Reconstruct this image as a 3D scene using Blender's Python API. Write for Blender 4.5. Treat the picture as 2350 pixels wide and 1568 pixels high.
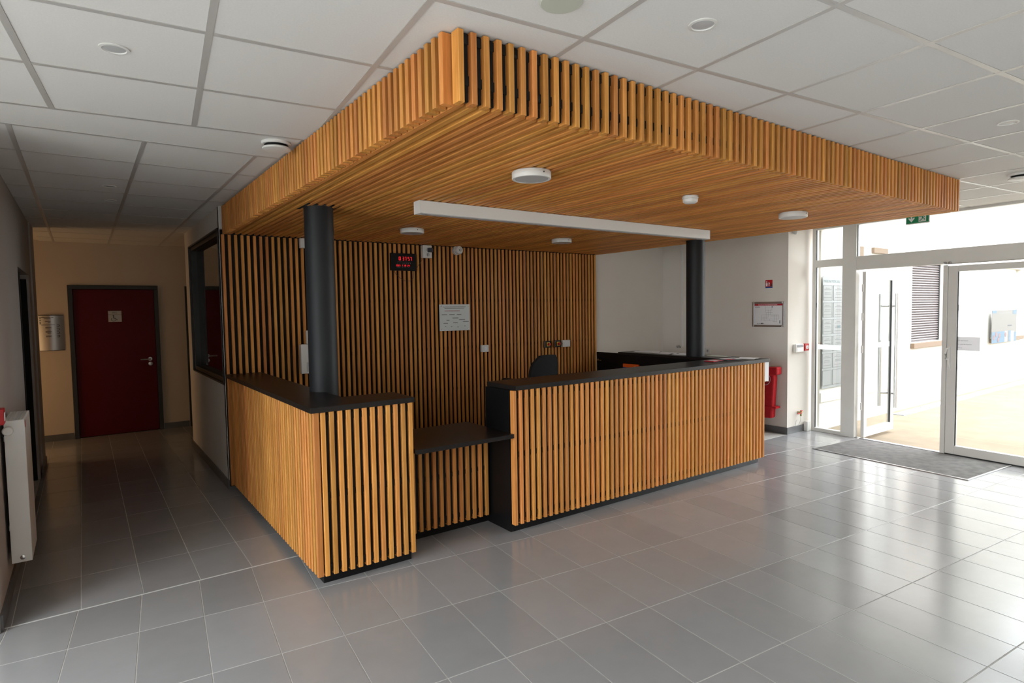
import bpy, bmesh, math, random
from mathutils import Vector, Matrix

random.seed(7)
for o in list(bpy.data.objects):
    bpy.data.objects.remove(o, do_unlink=True)
scene = bpy.context.scene
COL = scene.collection

# ------------------------------------------------------------------ camera
YAW, PITCH, ROLL, FPX, CAMH = 0.6228, -0.0529, -0.0160, 1369.69, 1.6477
F = Vector((math.sin(YAW) * math.cos(PITCH), math.cos(YAW) * math.cos(PITCH), math.sin(PITCH)))
R = Vector((math.cos(YAW), -math.sin(YAW), 0))
U = R.cross(F)
R2 = R * math.cos(ROLL) + U * math.sin(ROLL)
U2 = -R * math.sin(ROLL) + U * math.cos(ROLL)
cam_data = bpy.data.cameras.new('camera')
cam = bpy.data.objects.new('camera', cam_data)
COL.objects.link(cam)
cam.matrix_world = Matrix(((R2.x, U2.x, -F.x, 0), (R2.y, U2.y, -F.y, 0), (R2.z, U2.z, -F.z, CAMH), (0, 0, 0, 1)))
cam_data.sensor_fit = 'HORIZONTAL'
cam_data.sensor_width = 36.0
cam_data.lens = FPX * 36.0 / 2350.0
cam_data.clip_start = 0.05
cam_data.clip_end = 200
scene.camera = cam

# ------------------------------------------------------------------ world, exposure, lights
scene.view_settings.view_transform = 'Standard'
scene.view_settings.look = 'None'
scene.view_settings.exposure = 0.40
scene.view_settings.gamma = 1.0
scene.view_settings.use_curve_mapping = False
world = bpy.data.worlds.new('overcast_sky')
scene.world = world
world.use_nodes = True
wn = world.node_tree.nodes
wn['Background'].inputs[0].default_value = (0.95, 0.975, 1.0, 1)
wn['Background'].inputs[1].default_value = 8.0

def area(name, loc, rot, sx, sy, power=0.0, color=(1, 1, 1), portal=False):
    l = bpy.data.lights.new(name, 'AREA')
    l.shape = 'RECTANGLE'; l.size = sx; l.size_y = sy; l.energy = power; l.color = color
    if portal:
        l.cycles.is_portal = True
    o = bpy.data.objects.new(name, l); COL.objects.link(o)
    o.location = loc; o.rotation_euler = rot
    return o

A = 0.0941                                   # angle between the lobby grid and the reception grid
CA, SA = math.cos(A), math.sin(A)
P0 = Vector((7.74, 4.04, 0))                 # inner corner of the glazed front
NV = Vector((CA, -SA, 0)); TV = Vector((SA, CA, 0))
TF = Matrix.Translation(P0) @ Matrix.Rotation(-A, 4, 'Z')   # local x = outward, y = along the front

# portals in the window openings (they only guide the sky light)
pc = P0 + TV * (-1.85) + NV * 0.10
area('portal_front', (pc.x, pc.y, 1.32), (0, math.radians(90), -A), 2.6, 3.8, portal=True)
area('portal_left', (-1.92, 0.9, 1.35), (0, math.radians(-90), 0), 2.4, 5.2, portal=True)
area('portal_back', (1.2, -2.02, 1.35), (math.radians(90), 0, 0), 5.4, 2.4, portal=True)
# warm lamp light that reaches the end of the corridor from the side passage
area('side_passage_lamp', (-1.75, 9.15, 1.0), (0, math.radians(-90), 0), 1.2, 0.7, power=7.0, color=(1.0, 0.60, 0.28))

# ------------------------------------------------------------------ materials
def new_mat(name):
    m = bpy.data.materials.new(name); m.use_nodes = True
    return m, m.node_tree.nodes, m.node_tree.links, m.node_tree.nodes['Principled BSDF']

def plain(name, col, rough=0.5, metal=0.0, noise=0.0, nscale=8.0, spec=0.5, bump=0.0, bscale=200.0):
    m, N, L, b = new_mat(name)
    b.inputs['Base Color'].default_value = (*col, 1)
    b.inputs['Roughness'].default_value = rough
    b.inputs['Metallic'].default_value = metal
    b.inputs['Specular IOR Level'].default_value = spec
    if noise > 0:
        tc = N.new('ShaderNodeTexCoord'); nz = N.new('ShaderNodeTexNoise'); nz.inputs['Scale'].default_value = nscale
        nz.inputs['Detail'].default_value = 5
        mr = N.new('ShaderNodeMapRange'); mr.inputs[1].default_value = 0.3; mr.inputs[2].default_value = 0.7
        mr.inputs[3].default_value = 1 - noise; mr.inputs[4].default_value = 1 + noise
        mx = N.new('ShaderNodeVectorMath'); mx.operation = 'SCALE'; mx.inputs[0].default_value = col
        L.new(tc.outputs['Object'], nz.inputs['Vector']); L.new(nz.outputs['Fac'], mr.inputs[0])
        L.new(mr.outputs[0], mx.inputs['Scale']); L.new(mx.outputs[0], b.inputs['Base Color'])
    if bump > 0:
        tc = N.new('ShaderNodeTexCoord'); nb = N.new('ShaderNodeTexNoise'); nb.inputs['Scale'].default_value = bscale
        bp = N.new('ShaderNodeBump'); bp.inputs['Strength'].default_value = bump; bp.inputs['Distance'].default_value = 0.002
        L.new(tc.outputs['Object'], nb.inputs['Vector']); L.new(nb.outputs['Fac'], bp.inputs['Height'])
        L.new(bp.outputs[0], b.inputs['Normal'])
    return m

def wood_mat(name, dark, light):
    m, N, L, b = new_mat(name)
    tc = N.new('ShaderNodeTexCoord'); oi = N.new('ShaderNodeObjectInfo')
    mul = N.new('ShaderNodeVectorMath'); mul.operation = 'SCALE'; mul.inputs[0].default_value = (13.7, 7.3, 31.0)
    add = N.new('ShaderNodeVectorMath'); add.operation = 'ADD'
    L.new(oi.outputs['Random'], mul.inputs['Scale'])
    L.new(tc.outputs['Object'], add.inputs[0]); L.new(mul.outputs[0], add.inputs[1])
    mp = N.new('ShaderNodeMapping'); mp.inputs['Scale'].default_value = (1, 1, 0.045)
    L.new(add.outputs[0], mp.inputs['Vector'])
    n1 = N.new('ShaderNodeTexNoise'); n1.inputs['Scale'].default_value = 95; n1.inputs['Detail'].default_value = 4; n1.inputs['Distortion'].default_value = 0.4
    L.new(mp.outputs[0], n1.inputs['Vector'])
    mp2 = N.new('ShaderNodeMapping'); mp2.inputs['Scale'].default_value = (1, 1, 0.12)
    L.new(add.outputs[0], mp2.inputs['Vector'])
    n2 = N.new('ShaderNodeTexNoise'); n2.inputs['Scale'].default_value = 22; n2.inputs['Detail'].default_value = 3; n2.inputs['Distortion'].default_value = 1.2
    L.new(mp2.outputs[0], n2.inputs['Vector'])
    rp = N.new('ShaderNodeValToRGB')
    rp.color_ramp.elements[0].position = 0.22; rp.color_ramp.elements[0].color = (*dark, 1)
    rp.color_ramp.elements[1].position = 0.68; rp.color_ramp.elements[1].color = (*light, 1)
    av = N.new('ShaderNodeMix'); av.data_type = 'FLOAT'; av.inputs[0].default_value = 0.25
    L.new(n1.outputs['Fac'], av.inputs[2]); L.new(n2.outputs['Fac'], av.inputs[3])
    L.new(av.outputs[0], rp.inputs[0])
    hs = N.new('ShaderNodeHueSaturation')
    mv = N.new('ShaderNodeMapRange'); mv.inputs[3].default_value = 0.80; mv.inputs[4].default_value = 1.14
    ws = N.new('ShaderNodeTexWhiteNoise'); ws.noise_dimensions = '1D'
    L.new(oi.outputs['Random'], mv.inputs[0]); L.new(mv.outputs[0], hs.inputs['Value'])
    L.new(oi.outputs['Random'], ws.inputs['W'])
    mh = N.new('ShaderNodeMapRange'); mh.inputs[3].default_value = 0.493; mh.inputs[4].default_value = 0.509
    L.new(ws.outputs['Value'], mh.inputs[0]); L.new(mh.outputs[0], hs.inputs['Hue'])
    L.new(rp.outputs[0], hs.inputs['Color']); L.new(hs.outputs[0], b.inputs['Base Color'])
    b.inputs['Roughness'].default_value = 0.50
    b.inputs['Specular IOR Level'].default_value = 0.35
    bp = N.new('ShaderNodeBump'); bp.inputs['Strength'].default_value = 0.15; bp.inputs['Distance'].default_value = 0.001
    L.new(n1.outputs['Fac'], bp.inputs['Height']); L.new(bp.outputs[0], b.inputs['Normal'])
    return m

def tile_mat(name, col, rough):
    m, N, L, b = new_mat(name)
    tc = N.new('ShaderNodeTexCoord'); oi = N.new('ShaderNodeObjectInfo'); geo = N.new('ShaderNodeNewGeometry')
    n1 = N.new('ShaderNodeTexNoise'); n1.inputs['Scale'].default_value = 5; n1.inputs['Detail'].default_value = 7; n1.inputs['Roughness'].default_value = 0.65
    n2 = N.new('ShaderNodeTexNoise'); n2.inputs['Scale'].default_value = 140; n2.inputs['Detail'].default_value = 2
    L.new(geo.outputs['Position'], n1.inputs['Vector']); L.new(geo.outputs['Position'], n2.inputs['Vector'])
    m1 = N.new('ShaderNodeMapRange'); m1.inputs[1].default_value = 0.3; m1.inputs[2].default_value = 0.7; m1.inputs[3].default_value = 0.965; m1.inputs[4].default_value = 1.035
    L.new(n1.outputs['Fac'], m1.inputs[0])
    m2 = N.new('ShaderNodeMapRange'); m2.inputs[3].default_value = 0.93; m2.inputs[4].default_value = 1.07
    L.new(oi.outputs['Random'], m2.inputs[0])
    mm = N.new('ShaderNodeMath'); mm.operation = 'MULTIPLY'; L.new(m1.outputs[0], mm.inputs[0]); L.new(m2.outputs[0], mm.inputs[1])
    sc = N.new('ShaderNodeVectorMath'); sc.operation = 'SCALE'; sc.inputs[0].default_value = col
    L.new(mm.outputs[0], sc.inputs['Scale']); L.new(sc.outputs[0], b.inputs['Base Color'])
    mr = N.new('ShaderNodeMapRange'); mr.inputs[1].default_value = 0.3; mr.inputs[2].default_value = 0.7; mr.inputs[3].default_value = rough - 0.012; mr.inputs[4].default_value = rough + 0.012
    L.new(n1.outputs['Fac'], mr.inputs[0]); L.new(mr.outputs[0], b.inputs['Roughness'])
    b.inputs['Specular IOR Level'].default_value = 0.75
    return m

def glass_mat(name, tint=(1, 1, 1), refl=1.0):
    m = bpy.data.materials.new(name); m.use_nodes = True
    N = m.node_tree.nodes; L = m.node_tree.links
    N.clear()
    out = N.new('ShaderNodeOutputMaterial'); mix = N.new('ShaderNodeMixShader')
    tr = N.new('ShaderNodeBsdfTransparent'); tr.inputs[0].default_value = (*tint, 1)
    gl = N.new('ShaderNodeBsdfGlossy'); gl.inputs['Roughness'].default_value = 0.0
    fr = N.new('ShaderNodeFresnel'); fr.inputs[0].default_value = 1.5
    ge = N.new('ShaderNodeNewGeometry'); mi = N.new('ShaderNodeMapRange'); mi.inputs[3].default_value = 1.5; mi.inputs[4].default_value = 1 / 1.5
    L.new(ge.outputs['Backfacing'], mi.inputs[0]); L.new(mi.outputs[0], fr.inputs[0])
    ml = N.new('ShaderNodeMath'); ml.operation = 'MULTIPLY'; ml.inputs[1].default_value = refl
    L.new(fr.outputs[0], ml.inputs[0]); L.new(ml.outputs[0], mix.inputs[0])
    L.new(tr.outputs[0], mix.inputs[1]); L.new(gl.outputs[0], mix.inputs[2]); L.new(mix.outputs[0], out.inputs[0])
    return m

def emit(name, col, s):
    m, N, L, b = new_mat(name)
    b.inputs['Base Color'].default_value = (*[c * .3 for c in col], 1)
    b.inputs['Emission Color'].default_value = (*col, 1)
    b.inputs['Emission Strength'].default_value = s
    return m

M = {}
M['wood'] = wood_mat('larch_wood', (0.46, 0.155, 0.026), (0.76, 0.330, 0.085))
M['black'] = plain('black_laminate', (0.006, 0.006, 0.0065), 0.38, spec=0.25, noise=0.15, nscale=30)
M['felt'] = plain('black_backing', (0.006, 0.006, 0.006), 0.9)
M['slab'] = plain('anthracite_worktop', (0.015, 0.0125, 0.0115), 0.34, noise=0.12, nscale=60, spec=0.22, bump=0.06, bscale=400)  # slight warm tint paints in the brown wood's reflection
M['column'] = plain('anthracite_steel', (0.010, 0.011, 0.013), 0.55, spec=0.35, noise=0.05)
M['wall'] = plain('white_paint', (0.75, 0.705, 0.65), 0.85, noise=0.015, nscale=3, bump=0.03)
M['taupe'] = plain('taupe_paint', (0.44, 0.395, 0.36), 0.85, noise=0.015, nscale=3, bump=0.03)
M['cream'] = plain('cream_paint', (0.66, 0.56, 0.45), 0.85, noise=0.02, nscale=3, bump=0.03)
M['plinth'] = plain('grey_ceramic', (0.13, 0.13, 0.135), 0.4, noise=0.1)
M['tile'] = tile_mat('grey_floor_tile', (0.305, 0.305, 0.315), 0.185)
M['grout'] = plain('light_grout', (0.50, 0.485, 0.46), 0.8, noise=0.1, nscale=20)
M['joint'] = plain('joint_strip', (0.60, 0.60, 0.60), 0.45)
M['ceil'] = plain('ceiling_board', (0.735, 0.72, 0.69), 0.95, noise=0.03, nscale=150, bump=0.15, bscale=500)
M['rail'] = plain('ceiling_rail_paint', (0.50, 0.48, 0.455), 0.30, spec=0.6)
M['alu'] = plain('white_aluminium', (0.70, 0.685, 0.65), 0.35, noise=0.02)
M['glass'] = glass_mat('clear_glass', (0.97, 0.985, 0.98))
M['darkglass'] = glass_mat('dark_glass', (0.35, 0.37, 0.38), 1.6)
def thin_mat(name, col, trans, clear):
    m = bpy.data.materials.new(name); m.use_nodes = True
    N = m.node_tree.nodes; L = m.node_tree.links; N.clear()
    o = N.new('ShaderNodeOutputMaterial'); d = N.new('ShaderNodeBsdfDiffuse'); t = N.new('ShaderNodeBsdfTranslucent'); c = N.new('ShaderNodeBsdfTransparent')
    d.inputs[0].default_value = (*col, 1); t.inputs[0].default_value = (*col, 1)
    a = N.new('ShaderNodeMixShader'); a.inputs[0].default_value = trans; b = N.new('ShaderNodeMixShader'); b.inputs[0].default_value = clear
    L.new(d.outputs[0], a.inputs[1]); L.new(t.outputs[0], a.inputs[2]); L.new(a.outputs[0], b.inputs[1]); L.new(c.outputs[0], b.inputs[2]); L.new(b.outputs[0], o.inputs[0])
    return m
M['band'] = thin_mat('frosted_band', (0.80, 0.83, 0.83), 0.6, 0.35)
M['thinpaper'] = thin_mat('thin_paper', (0.72, 0.71, 0.72), 0.42, 0.0)
M['dframe'] = plain('dark_grey_frame', (0.025, 0.028, 0.03), 0.45)
M['red_door'] = plain('dark_red_door', (0.10, 0.002, 0.004), 0.40, noise=0.03, spec=0.15)
M['steel'] = plain('brushed_steel', (0.55, 0.55, 0.55), 0.35, metal=1.0)
M['chrome'] = plain('chrome', (0.7, 0.7, 0.7), 0.15, metal=1.0)
M['white'] = plain('white_plastic', (0.74, 0.73, 0.70), 0.4)
M['greywhite'] = plain('grey_diffuser', (0.50, 0.50, 0.50), 0.35)
M['paper'] = plain('white_paper', (0.80, 0.80, 0.82), 0.7)
M['ink'] = plain('dark_ink', (0.05, 0.05, 0.06), 0.7)
M['greyink'] = plain('grey_ink', (0.28, 0.28, 0.30), 0.7)
M['redink'] = plain('red_ink', (0.45, 0.01, 0.02), 0.6)
M['red'] = plain('red_plastic', (0.48, 0.008, 0.015), 0.4)
M['redfab'] = plain('red_fabric', (0.60, 0.012, 0.022), 0.55, noise=0.1, nscale=25, bump=0.3, bscale=60)
M['blue'] = plain('blue_print', (0.02, 0.07, 0.30), 0.5)
M['yellow'] = plain('yellow_plate', (0.75, 0.50, 0.03), 0.5)
M['orange'] = plain('orange_card', (0.75, 0.11, 0.01), 0.5)
M['green'] = plain('exit_green', (0.0, 0.23, 0.09), 0.45)
M['mat'] = plain('entrance_mat_fibre', (0.13, 0.123, 0.118), 0.95, noise=0.25, nscale=12, bump=0.6, bscale=350)
M['sand'] = plain('sandy_paving', (0.205, 0.160, 0.108), 0.9, noise=0.12, nscale=4)
M['yard'] = plain('grey_paving', (0.31, 0.305, 0.29), 0.9, noise=0.1, nscale=3)
M['render'] = plain('white_render', (0.62, 0.60, 0.55), 0.9, noise=0.02, nscale=2)
M['sky_block'] = plain('sky_block_brown', (0.09, 0.075, 0.06), 0.9, noise=.1)  # kept dark so the added block sends little light inside
M['shutter'] = plain('grey_shutter', (0.12, 0.105, 0.108), 0.6)
M['sill'] = plain('peach_sill', (0.15, 0.105, 0.07), 0.8)
M['fabric'] = plain('black_fabric', (0.010, 0.010, 0.011), 0.8, noise=0.2, nscale=40)
M['led'] = emit('red_led', (1.0, 0.02, 0.03), 0.9)
M['dimled'] = plain('printed_grey', (0.10, 0.12, 0.12), 0.6)
M['brass'] = plain('brass', (0.35, 0.27, 0.12), 0.4, metal=1.0)
M['pblue'] = plain('poster_blue', (0.061, 0.108, 0.158), 0.7)
M['pbeige'] = plain('poster_beige', (0.122, 0.115, 0.104), 0.7)
M['ppink'] = plain('poster_pink', (0.144, 0.079, 0.079), 0.7)
M['palegreen'] = plain('pale_green_plastic', (0.52, 0.54, 0.46), 0.5)
M['card'] = plain('directory_card', (.20, .205, .205), 0.6)
M['board'] = plain('directory_board', (.185, .20, .20), 0.5)
M['cardink'] = plain('directory_ink', (.125, .13, .13), 0.6)
M['cyan'] = plain('pale_cyan_print', (0.094, 0.137, 0.144), 0.7)

# ------------------------------------------------------------------ geometry helpers
WL = {}                                      # world location of each parent

class G:
    def __init__(s):
        s.v = []; s.f = []
    def raw(s, vs, fs):
        o = len(s.v); s.v += [Vector(p) for p in vs]; s.f += [tuple(i + o for i in q) for q in fs]; return s
    def box(s, x0, x1, y0, y1, z0, z1):
        return s.prism([(x0, y0), (x1, y0), (x1, y1), (x0, y1)], z0, z1)
    def prism(s, poly, z0, z1):
        n = len(poly)
        vs = [(p[0], p[1], z0) for p in poly] + [(p[0], p[1], z1) for p in poly]
        fs = [tuple(range(n - 1, -1, -1)), tuple(range(n, 2 * n))] + [(i, (i + 1) % n, n + (i + 1) % n, n + i) for i in range(n)]
        return s.raw(vs, fs)
    def slabpoly(s, poly, axis, a0, a1):
        """polygon in the plane across axis ('x': (y,z) or 'y': (x,z)), extruded along it"""
        n = len(poly)
        if axis == 'x':
            vs = [(a0, p[0], p[1]) for p in poly] + [(a1, p[0], p[1]) for p in poly]
        else:
            vs = [(p[0], a0, p[1]) for p in poly] + [(p[0], a1, p[1]) for p in poly]
        fs = [tuple(range(n)), tuple(range(2 * n - 1, n - 1, -1))] + [(i, n + i, n + (i + 1) % n, (i + 1) % n) for i in range(n)]
        return s.raw(vs, fs)
    def lathe(s, prof, c=(0, 0, 0), axis='z', n=32, cap=True):
        """profile of (radius, height) turned around axis through c"""
        vs = []; fs = []
        for r, h in prof:
            for i in range(n):
                a = 2 * math.pi * i / n; ca, sa = r * math.cos(a), r * math.sin(a)
                p = {'z': (ca, sa, h), 'y': (ca, h, sa), 'x': (h, ca, sa)}[axis]
                vs.append((p[0] + c[0], p[1] + c[1], p[2] + c[2]))
        k = len(prof)
        for j in range(k - 1):
            for i in range(n):
                fs.append((j * n + i, j * n + (i + 1) % n, (j + 1) * n + (i + 1) % n, (j + 1) * n + i))
        if cap:
            fs.append(tuple(range(n - 1, -1, -1))); fs.append(tuple((k - 1) * n + i for i in range(n)))
        return s.raw(vs, fs)
    def tube(s, pts, r, n=8):
        pts = [Vector(p) for p in pts]; vs = []; fs = []
        for j, p in enumerate(pts):
            d = (pts[min(j + 1, len(pts) - 1)] - pts[max(j - 1, 0)]).normalized()
            a = d.cross(Vector((0, 0, 1)))
            if a.length < 1e-3: a = d.cross(Vector((0, 1, 0)))
            a.normalize(); b = d.cross(a)
            for i in range(n):
                t = 2 * math.pi * i / n; vs.append(p + (a * math.cos(t) + b * math.sin(t)) * r)
        for j in range(len(pts) - 1):
            for i in range(n):
                fs.append((j * n + i, j * n + (i + 1) % n, (j + 1) * n + (i + 1) % n, (j + 1) * n + i))
        fs.append(tuple(range(n - 1, -1, -1))); k = (len(pts) - 1) * n; fs.append(tuple(k + i for i in range(n)))
        return s.raw(vs, fs)
    def xf(s, T):
        s.v = [T @ p for p in s.v]; return s

def out(g, name, mat, parent=None, bevel=0.0, smooth=False, base=False):
    xs = [p.x for p in g.v]; ys = [p.y for p in g.v]; zs = [p.z for p in g.v]
    c = Vector(((min(xs) + max(xs)) / 2, (min(ys) + max(ys)) / 2, min(zs) if base or parent is None else (min(zs) + max(zs)) / 2))
    me = bpy.data.meshes.new(name); me.from_pydata([p - c for p in g.v], [], g.f); me.update()
    bm = bmesh.new(); bm.from_mesh(me); bmesh.ops.recalc_face_normals(bm, faces=bm.faces); bm.to_mesh(me); bm.free()
    me.materials.append(M[mat] if isinstance(mat, str) else mat)
    o = bpy.data.objects.new(name, me); COL.objects.link(o)
    if parent is not None:
        o.parent = parent; o.location = c - WL[parent]
    else:
        o.location = c
    WL[o] = c
    if smooth:
        me.polygons.foreach_set('use_smooth', [True] * len(me.polygons))
        m = o.modifiers.new('edges', 'EDGE_SPLIT'); m.split_angle = math.radians(40)
    if bevel > 0:
        m = o.modifiers.new('bevel', 'BEVEL'); m.width = bevel; m.segments = 2; m.limit_method = 'ANGLE'
    return o

def box(name, mat, b, parent=None, bevel=0.0, T=None, **k):
    g = G().box(*b)
    if T is not None: g.xf(T)
    return out(g, name, mat, parent, bevel, **k)

def tag(o, label=None, cat=None, group=None, kind=None):
    if label: o['label'] = label
    if cat: o['category'] = cat
    if group: o['group'] = group
    if kind: o['kind'] = kind
    return o

def thing(name, loc, label, cat, group=None):
    o = bpy.data.objects.new(name, None); COL.objects.link(o); o.location = loc; o.empty_display_size = 0.1
    WL[o] = Vector(loc); return tag(o, label, cat, group)

def struct(o): o['kind'] = 'structure'; return o

def inst(name, me, parent, loc, rot=(0, 0, 0)):
    o = bpy.data.objects.new(name, me); COL.objects.link(o); o.parent = parent
    o.location = Vector(loc) - WL[parent]; o.rotation_euler = rot; return o

def text(name, s, size, mat, parent, loc, rot, align='LEFT', extrude=0.0004, sx=1.0):
    cu = bpy.data.curves.new('txt', 'FONT'); cu.body = s; cu.size = size; cu.extrude = extrude; cu.align_x = align
    cu.resolution_u = 3
    t = bpy.data.objects.new('txt', cu); COL.objects.link(t)
    bpy.context.view_layer.update()
    me = bpy.data.meshes.new_from_object(t.evaluated_get(bpy.context.evaluated_depsgraph_get()))
    bpy.data.objects.remove(t, do_unlink=True)
    me.materials.clear(); me.materials.append(M[mat])
    o = bpy.data.objects.new(name, me); COL.objects.link(o); o.parent = parent
    o.location = Vector(loc) - WL[parent]; o.rotation_euler = rot; o.scale = (sx, 1, 1); return o
RY = (math.radians(90), 0, 0)                        # writing on a surface that faces -y
RX = (math.radians(90), 0, math.radians(-90))        # writing on a surface that faces -x

def clip(poly, planes):
    """keep the part of a convex polygon where a*x+b*y<=c for every (a,b,c)"""
    for a, b, c in planes:
        res = []
        for i in range(len(poly)):
            p, q = poly[i], poly[(i + 1) % len(poly)]
            dp = a * p[0] + b * p[1] - c; dq = a * q[0] + b * q[1] - c
            if dp <= 0: res.append(p)
            if dp * dq < 0:
                t = dp / (dp - dq); res.append((p[0] + (q[0] - p[0]) * t, p[1] + (q[1] - p[1]) * t))
        poly = res
        if len(poly) < 3: return []
    return poly

def parea(p): return abs(sum(p[i][0] * p[(i + 1) % len(p)][1] - p[(i + 1) % len(p)][0] * p[i][1] for i in range(len(p)))) / 2
def lob(u, v): return (u * CA + v * SA, -u * SA + v * CA)

def plate(poly, z0, z1, ch, up=True):
    """tile prism with a small chamfer on its visible edge"""
    n = len(poly); cx = sum(p[0] for p in poly) / n; cy = sum(p[1] for p in poly) / n
    ins = []
    for x, y in poly:
        d = math.hypot(x - cx, y - cy) or 1; k = max(0.0, 1 - ch * 1.4 / d); ins.append((cx + (x - cx) * k, cy + (y - cy) * k))
    za, zb, zc = (z0, z1 - ch, z1) if up else (z1, z0 + ch, z0)
    vs = [(p[0], p[1], za) for p in poly] + [(p[0], p[1], zb) for p in poly] + [(p[0], p[1], zc) for p in ins]
    fs = [tuple(range(n)), tuple(2 * n + i for i in range(n))]
    for j in (0, 1):
        fs += [(j * n + i, j * n + (i + 1) % n, (j + 1) * n + (i + 1) % n, (j + 1) * n + i) for i in range(n)]
    return G().raw(vs, fs)

# ------------------------------------------------------------------ floor
H = 2.645
FRONT = (CA, -SA, CA * P0.x - SA * P0.y)             # inside of the glazed front
fx = lambda y, off=0.0: (P0.x + NV.x * off) + (y - (P0.y + NV.y * off)) * SA / CA
floor = struct(out(G().prism([(-2.1, -2.2), (fx(-2.2, .07), -2.2), (fx(4.1, .07), 4.1), (7.95, 4.1), (7.95, 10.2), (-3.2, 10.2), (-3.2, 8.3), (-2.1, 8.3)], -0.12, -0.0015), 'floor', 'grout'))
cands = []
SU, SV = 0.3026, 0.6065
g2 = 0.0023
planes = [(0, 1, 4.0885), (-1, 0, 1.9), (0, -1, 2.0), FRONT]
for i in range(-24, 28):
    for j in range(-16, 3):
        u = 0.1309 + i * SU; v = 3.6119 + j * SV
        p = [lob(u + g2, v + g2), lob(u + SU - g2, v + g2), lob(u + SU - g2, v + SV - g2), lob(u + g2, v + SV - g2)]
        p = clip(p, planes)
        if len(p) >= 3 and parea(p) > 0.002: cands.append(p)
for i in range(-12, 26):
    for j in range(-1, 10):
        x = 0.5267 - 0.3026 * 10 + i * 0.3026; y = 4.6268 + j * 0.5937
        for pl in ([(-1, 0, .42), (1, 0, 1.125), (0, 1, 6.088), (0, -1, -4.1025)], [(-1, 0, .42), (1, 0, 1.06), (0, 1, 8.5), (0, -1, -6.088)], [(-1, 0, 3.0), (1, 0, 4.0), (0, 1, 9.95), (0, -1, -8.5)], [(-1, 0, -5.84), (1, 0, 7.25), (0, 1, 6.1), (0, -1, -4.1025)]):
            p = clip([(x + g2, y + g2), (x + .3026 - g2, y + g2), (x + .3026 - g2, y + .5937 - g2), (x + g2, y + .5937 - g2)], pl)
            if len(p) >= 3 and parea(p) > 0.002: cands.append(p)
def seen(p):
    """size a piece has in the picture, zero when out of the frame"""
    n = len(p); c = Vector((sum(q[0] for q in p) / n, sum(q[1] for q in p) / n, -CAMH)); z = c.dot(F)
    if z < 0.6: return 0
    x = c.dot(R2) / z * FPX + 1175; y = 784 - c.dot(U2) / z * FPX
    if x < -60 or x > 2430 or y > 1750: return 0
    return parea(p) / z ** 3
cands.sort(key=seen, reverse=True)
shown = [p for p in cands[:298] if seen(p) > 0]
rest = cands[len(shown):]
for i in range(2, 26):                                # floor inside the desk
    for j in range(-1, 3):
        x = 0.5267 - 0.3026 * 10 + (i + 9) * 0.3026; y = 4.6268 + j * 0.5937
        p = clip([(x + g2, y + g2), (x + .3026 - g2, y + g2), (x + .3026 - g2, y + .5937 - g2), (x + g2, y + .5937 - g2)], [(-1, 0, -1.13), (1, 0, 5.835), (0, 1, 6.1), (0, -1, -4.1025)])
        if len(p) >= 3 and parea(p) > 0.002: rest.append(p)
for p in shown:
    out(plate(p, -0.006, 0, 0.0010), 'tile', 'tile', floor)
gr = G()
for p in rest:
    q = plate(p, -0.006, 0, 0.0010); gr.raw(q.v, q.f)
tag(out(gr, 'tile_field', 'tile', floor), kind='stuff')
out(G().box(-0.42, 7.24, 4.0905, 4.1005, -0.006, 0.0005), 'joint_strip', 'joint', floor)

# ------------------------------------------------------------------ ceiling
ceiling = struct(out(G().prism([(-2.1, -2.2), (fx(-2.2, .3), -2.2), (fx(4.1, .3), 4.1), (8.05, 10.2), (-3.2, 10.2), (-3.2, 8.3), (-2.1, 8.3)], H + 0.010, H + 0.15), 'ceiling', 'wall'))
def cpanels(fn, i0, i1, j0, j1, u0, v0, planes, step=0.6):
    res = []
    hw = 0.011
    for i in range(i0, i1):
        for j in range(j0, j1):
            u = u0 + i * step; v = v0 + j * step
            p = clip([fn(u + hw, v + hw), fn(u + step - hw, v + hw), fn(u + step - hw, v + step - hw), fn(u + hw, v + step - hw)], planes)
            if len(p) >= 3 and parea(p) > 0.003: res.append(p)
    return res
ident = lambda u, v: (u, v)
pl_l = [(-1, 0, 1.9), (0, -1, 2.0), FRONT, (0, 1, 4.05)]
pan = cpanels(lob, -9, 13, -14, 1, -0.4164, 3.0097, pl_l)
pl_c = [(-1, 0, .42), (1, 0, 1.06), (0, 1, 9.95)]
pan_c = cpanels(ident, -1, 3, 0, 10, -0.2673, 4.0358, pl_c)
def hidden(p): return all(1.2 < q[0] < 5.7 and 1.95 < q[1] for q in p)
near = []; far = []
for p in pan:
    if hidden(p): continue
    n = len(p); c = Vector((sum(q[0] for q in p) / n, sum(q[1] for q in p) / n, H - CAMH)); z = c.dot(F)
    (near if z > 0.1 and c.y > -1.2 else far).append(p)
for p in near + pan_c:
    out(plate(p, H - 0.0, H + 0.012, 0.0015, up=False), 'ceiling_panel', 'ceil', ceiling)
gr = G()
for p in far:
    q = plate(p, H, H + 0.012, 0.0015, up=False); gr.raw(q.v, q.f)
tag(out(gr, 'ceiling_panel_field', 'ceil', ceiling), kind='stuff')
hw = 0.012
for i in range(-9, 14):
    u = -0.4164 + i * 0.6
    p = clip([lob(u - hw, -5.5), lob(u + hw, -5.5), lob(u + hw, 3.6097), lob(u - hw, 3.6097)], pl_l)
    if len(p) >= 3: out(G().prism(p, H - 0.0025, H + 0.011), 'ceiling_rail', 'rail', ceiling)
for j in range(-13, 2):
    v = 3.0097 + j * 0.6
    p = clip([lob(-6.5, v - hw), lob(8, v - hw), lob(8, v + hw), lob(-6.5, v + hw)], pl_l)
    if len(p) >= 3: out(G().prism(p, H - 0.002, H + 0.011), 'cross_rail', 'rail', ceiling)
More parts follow.
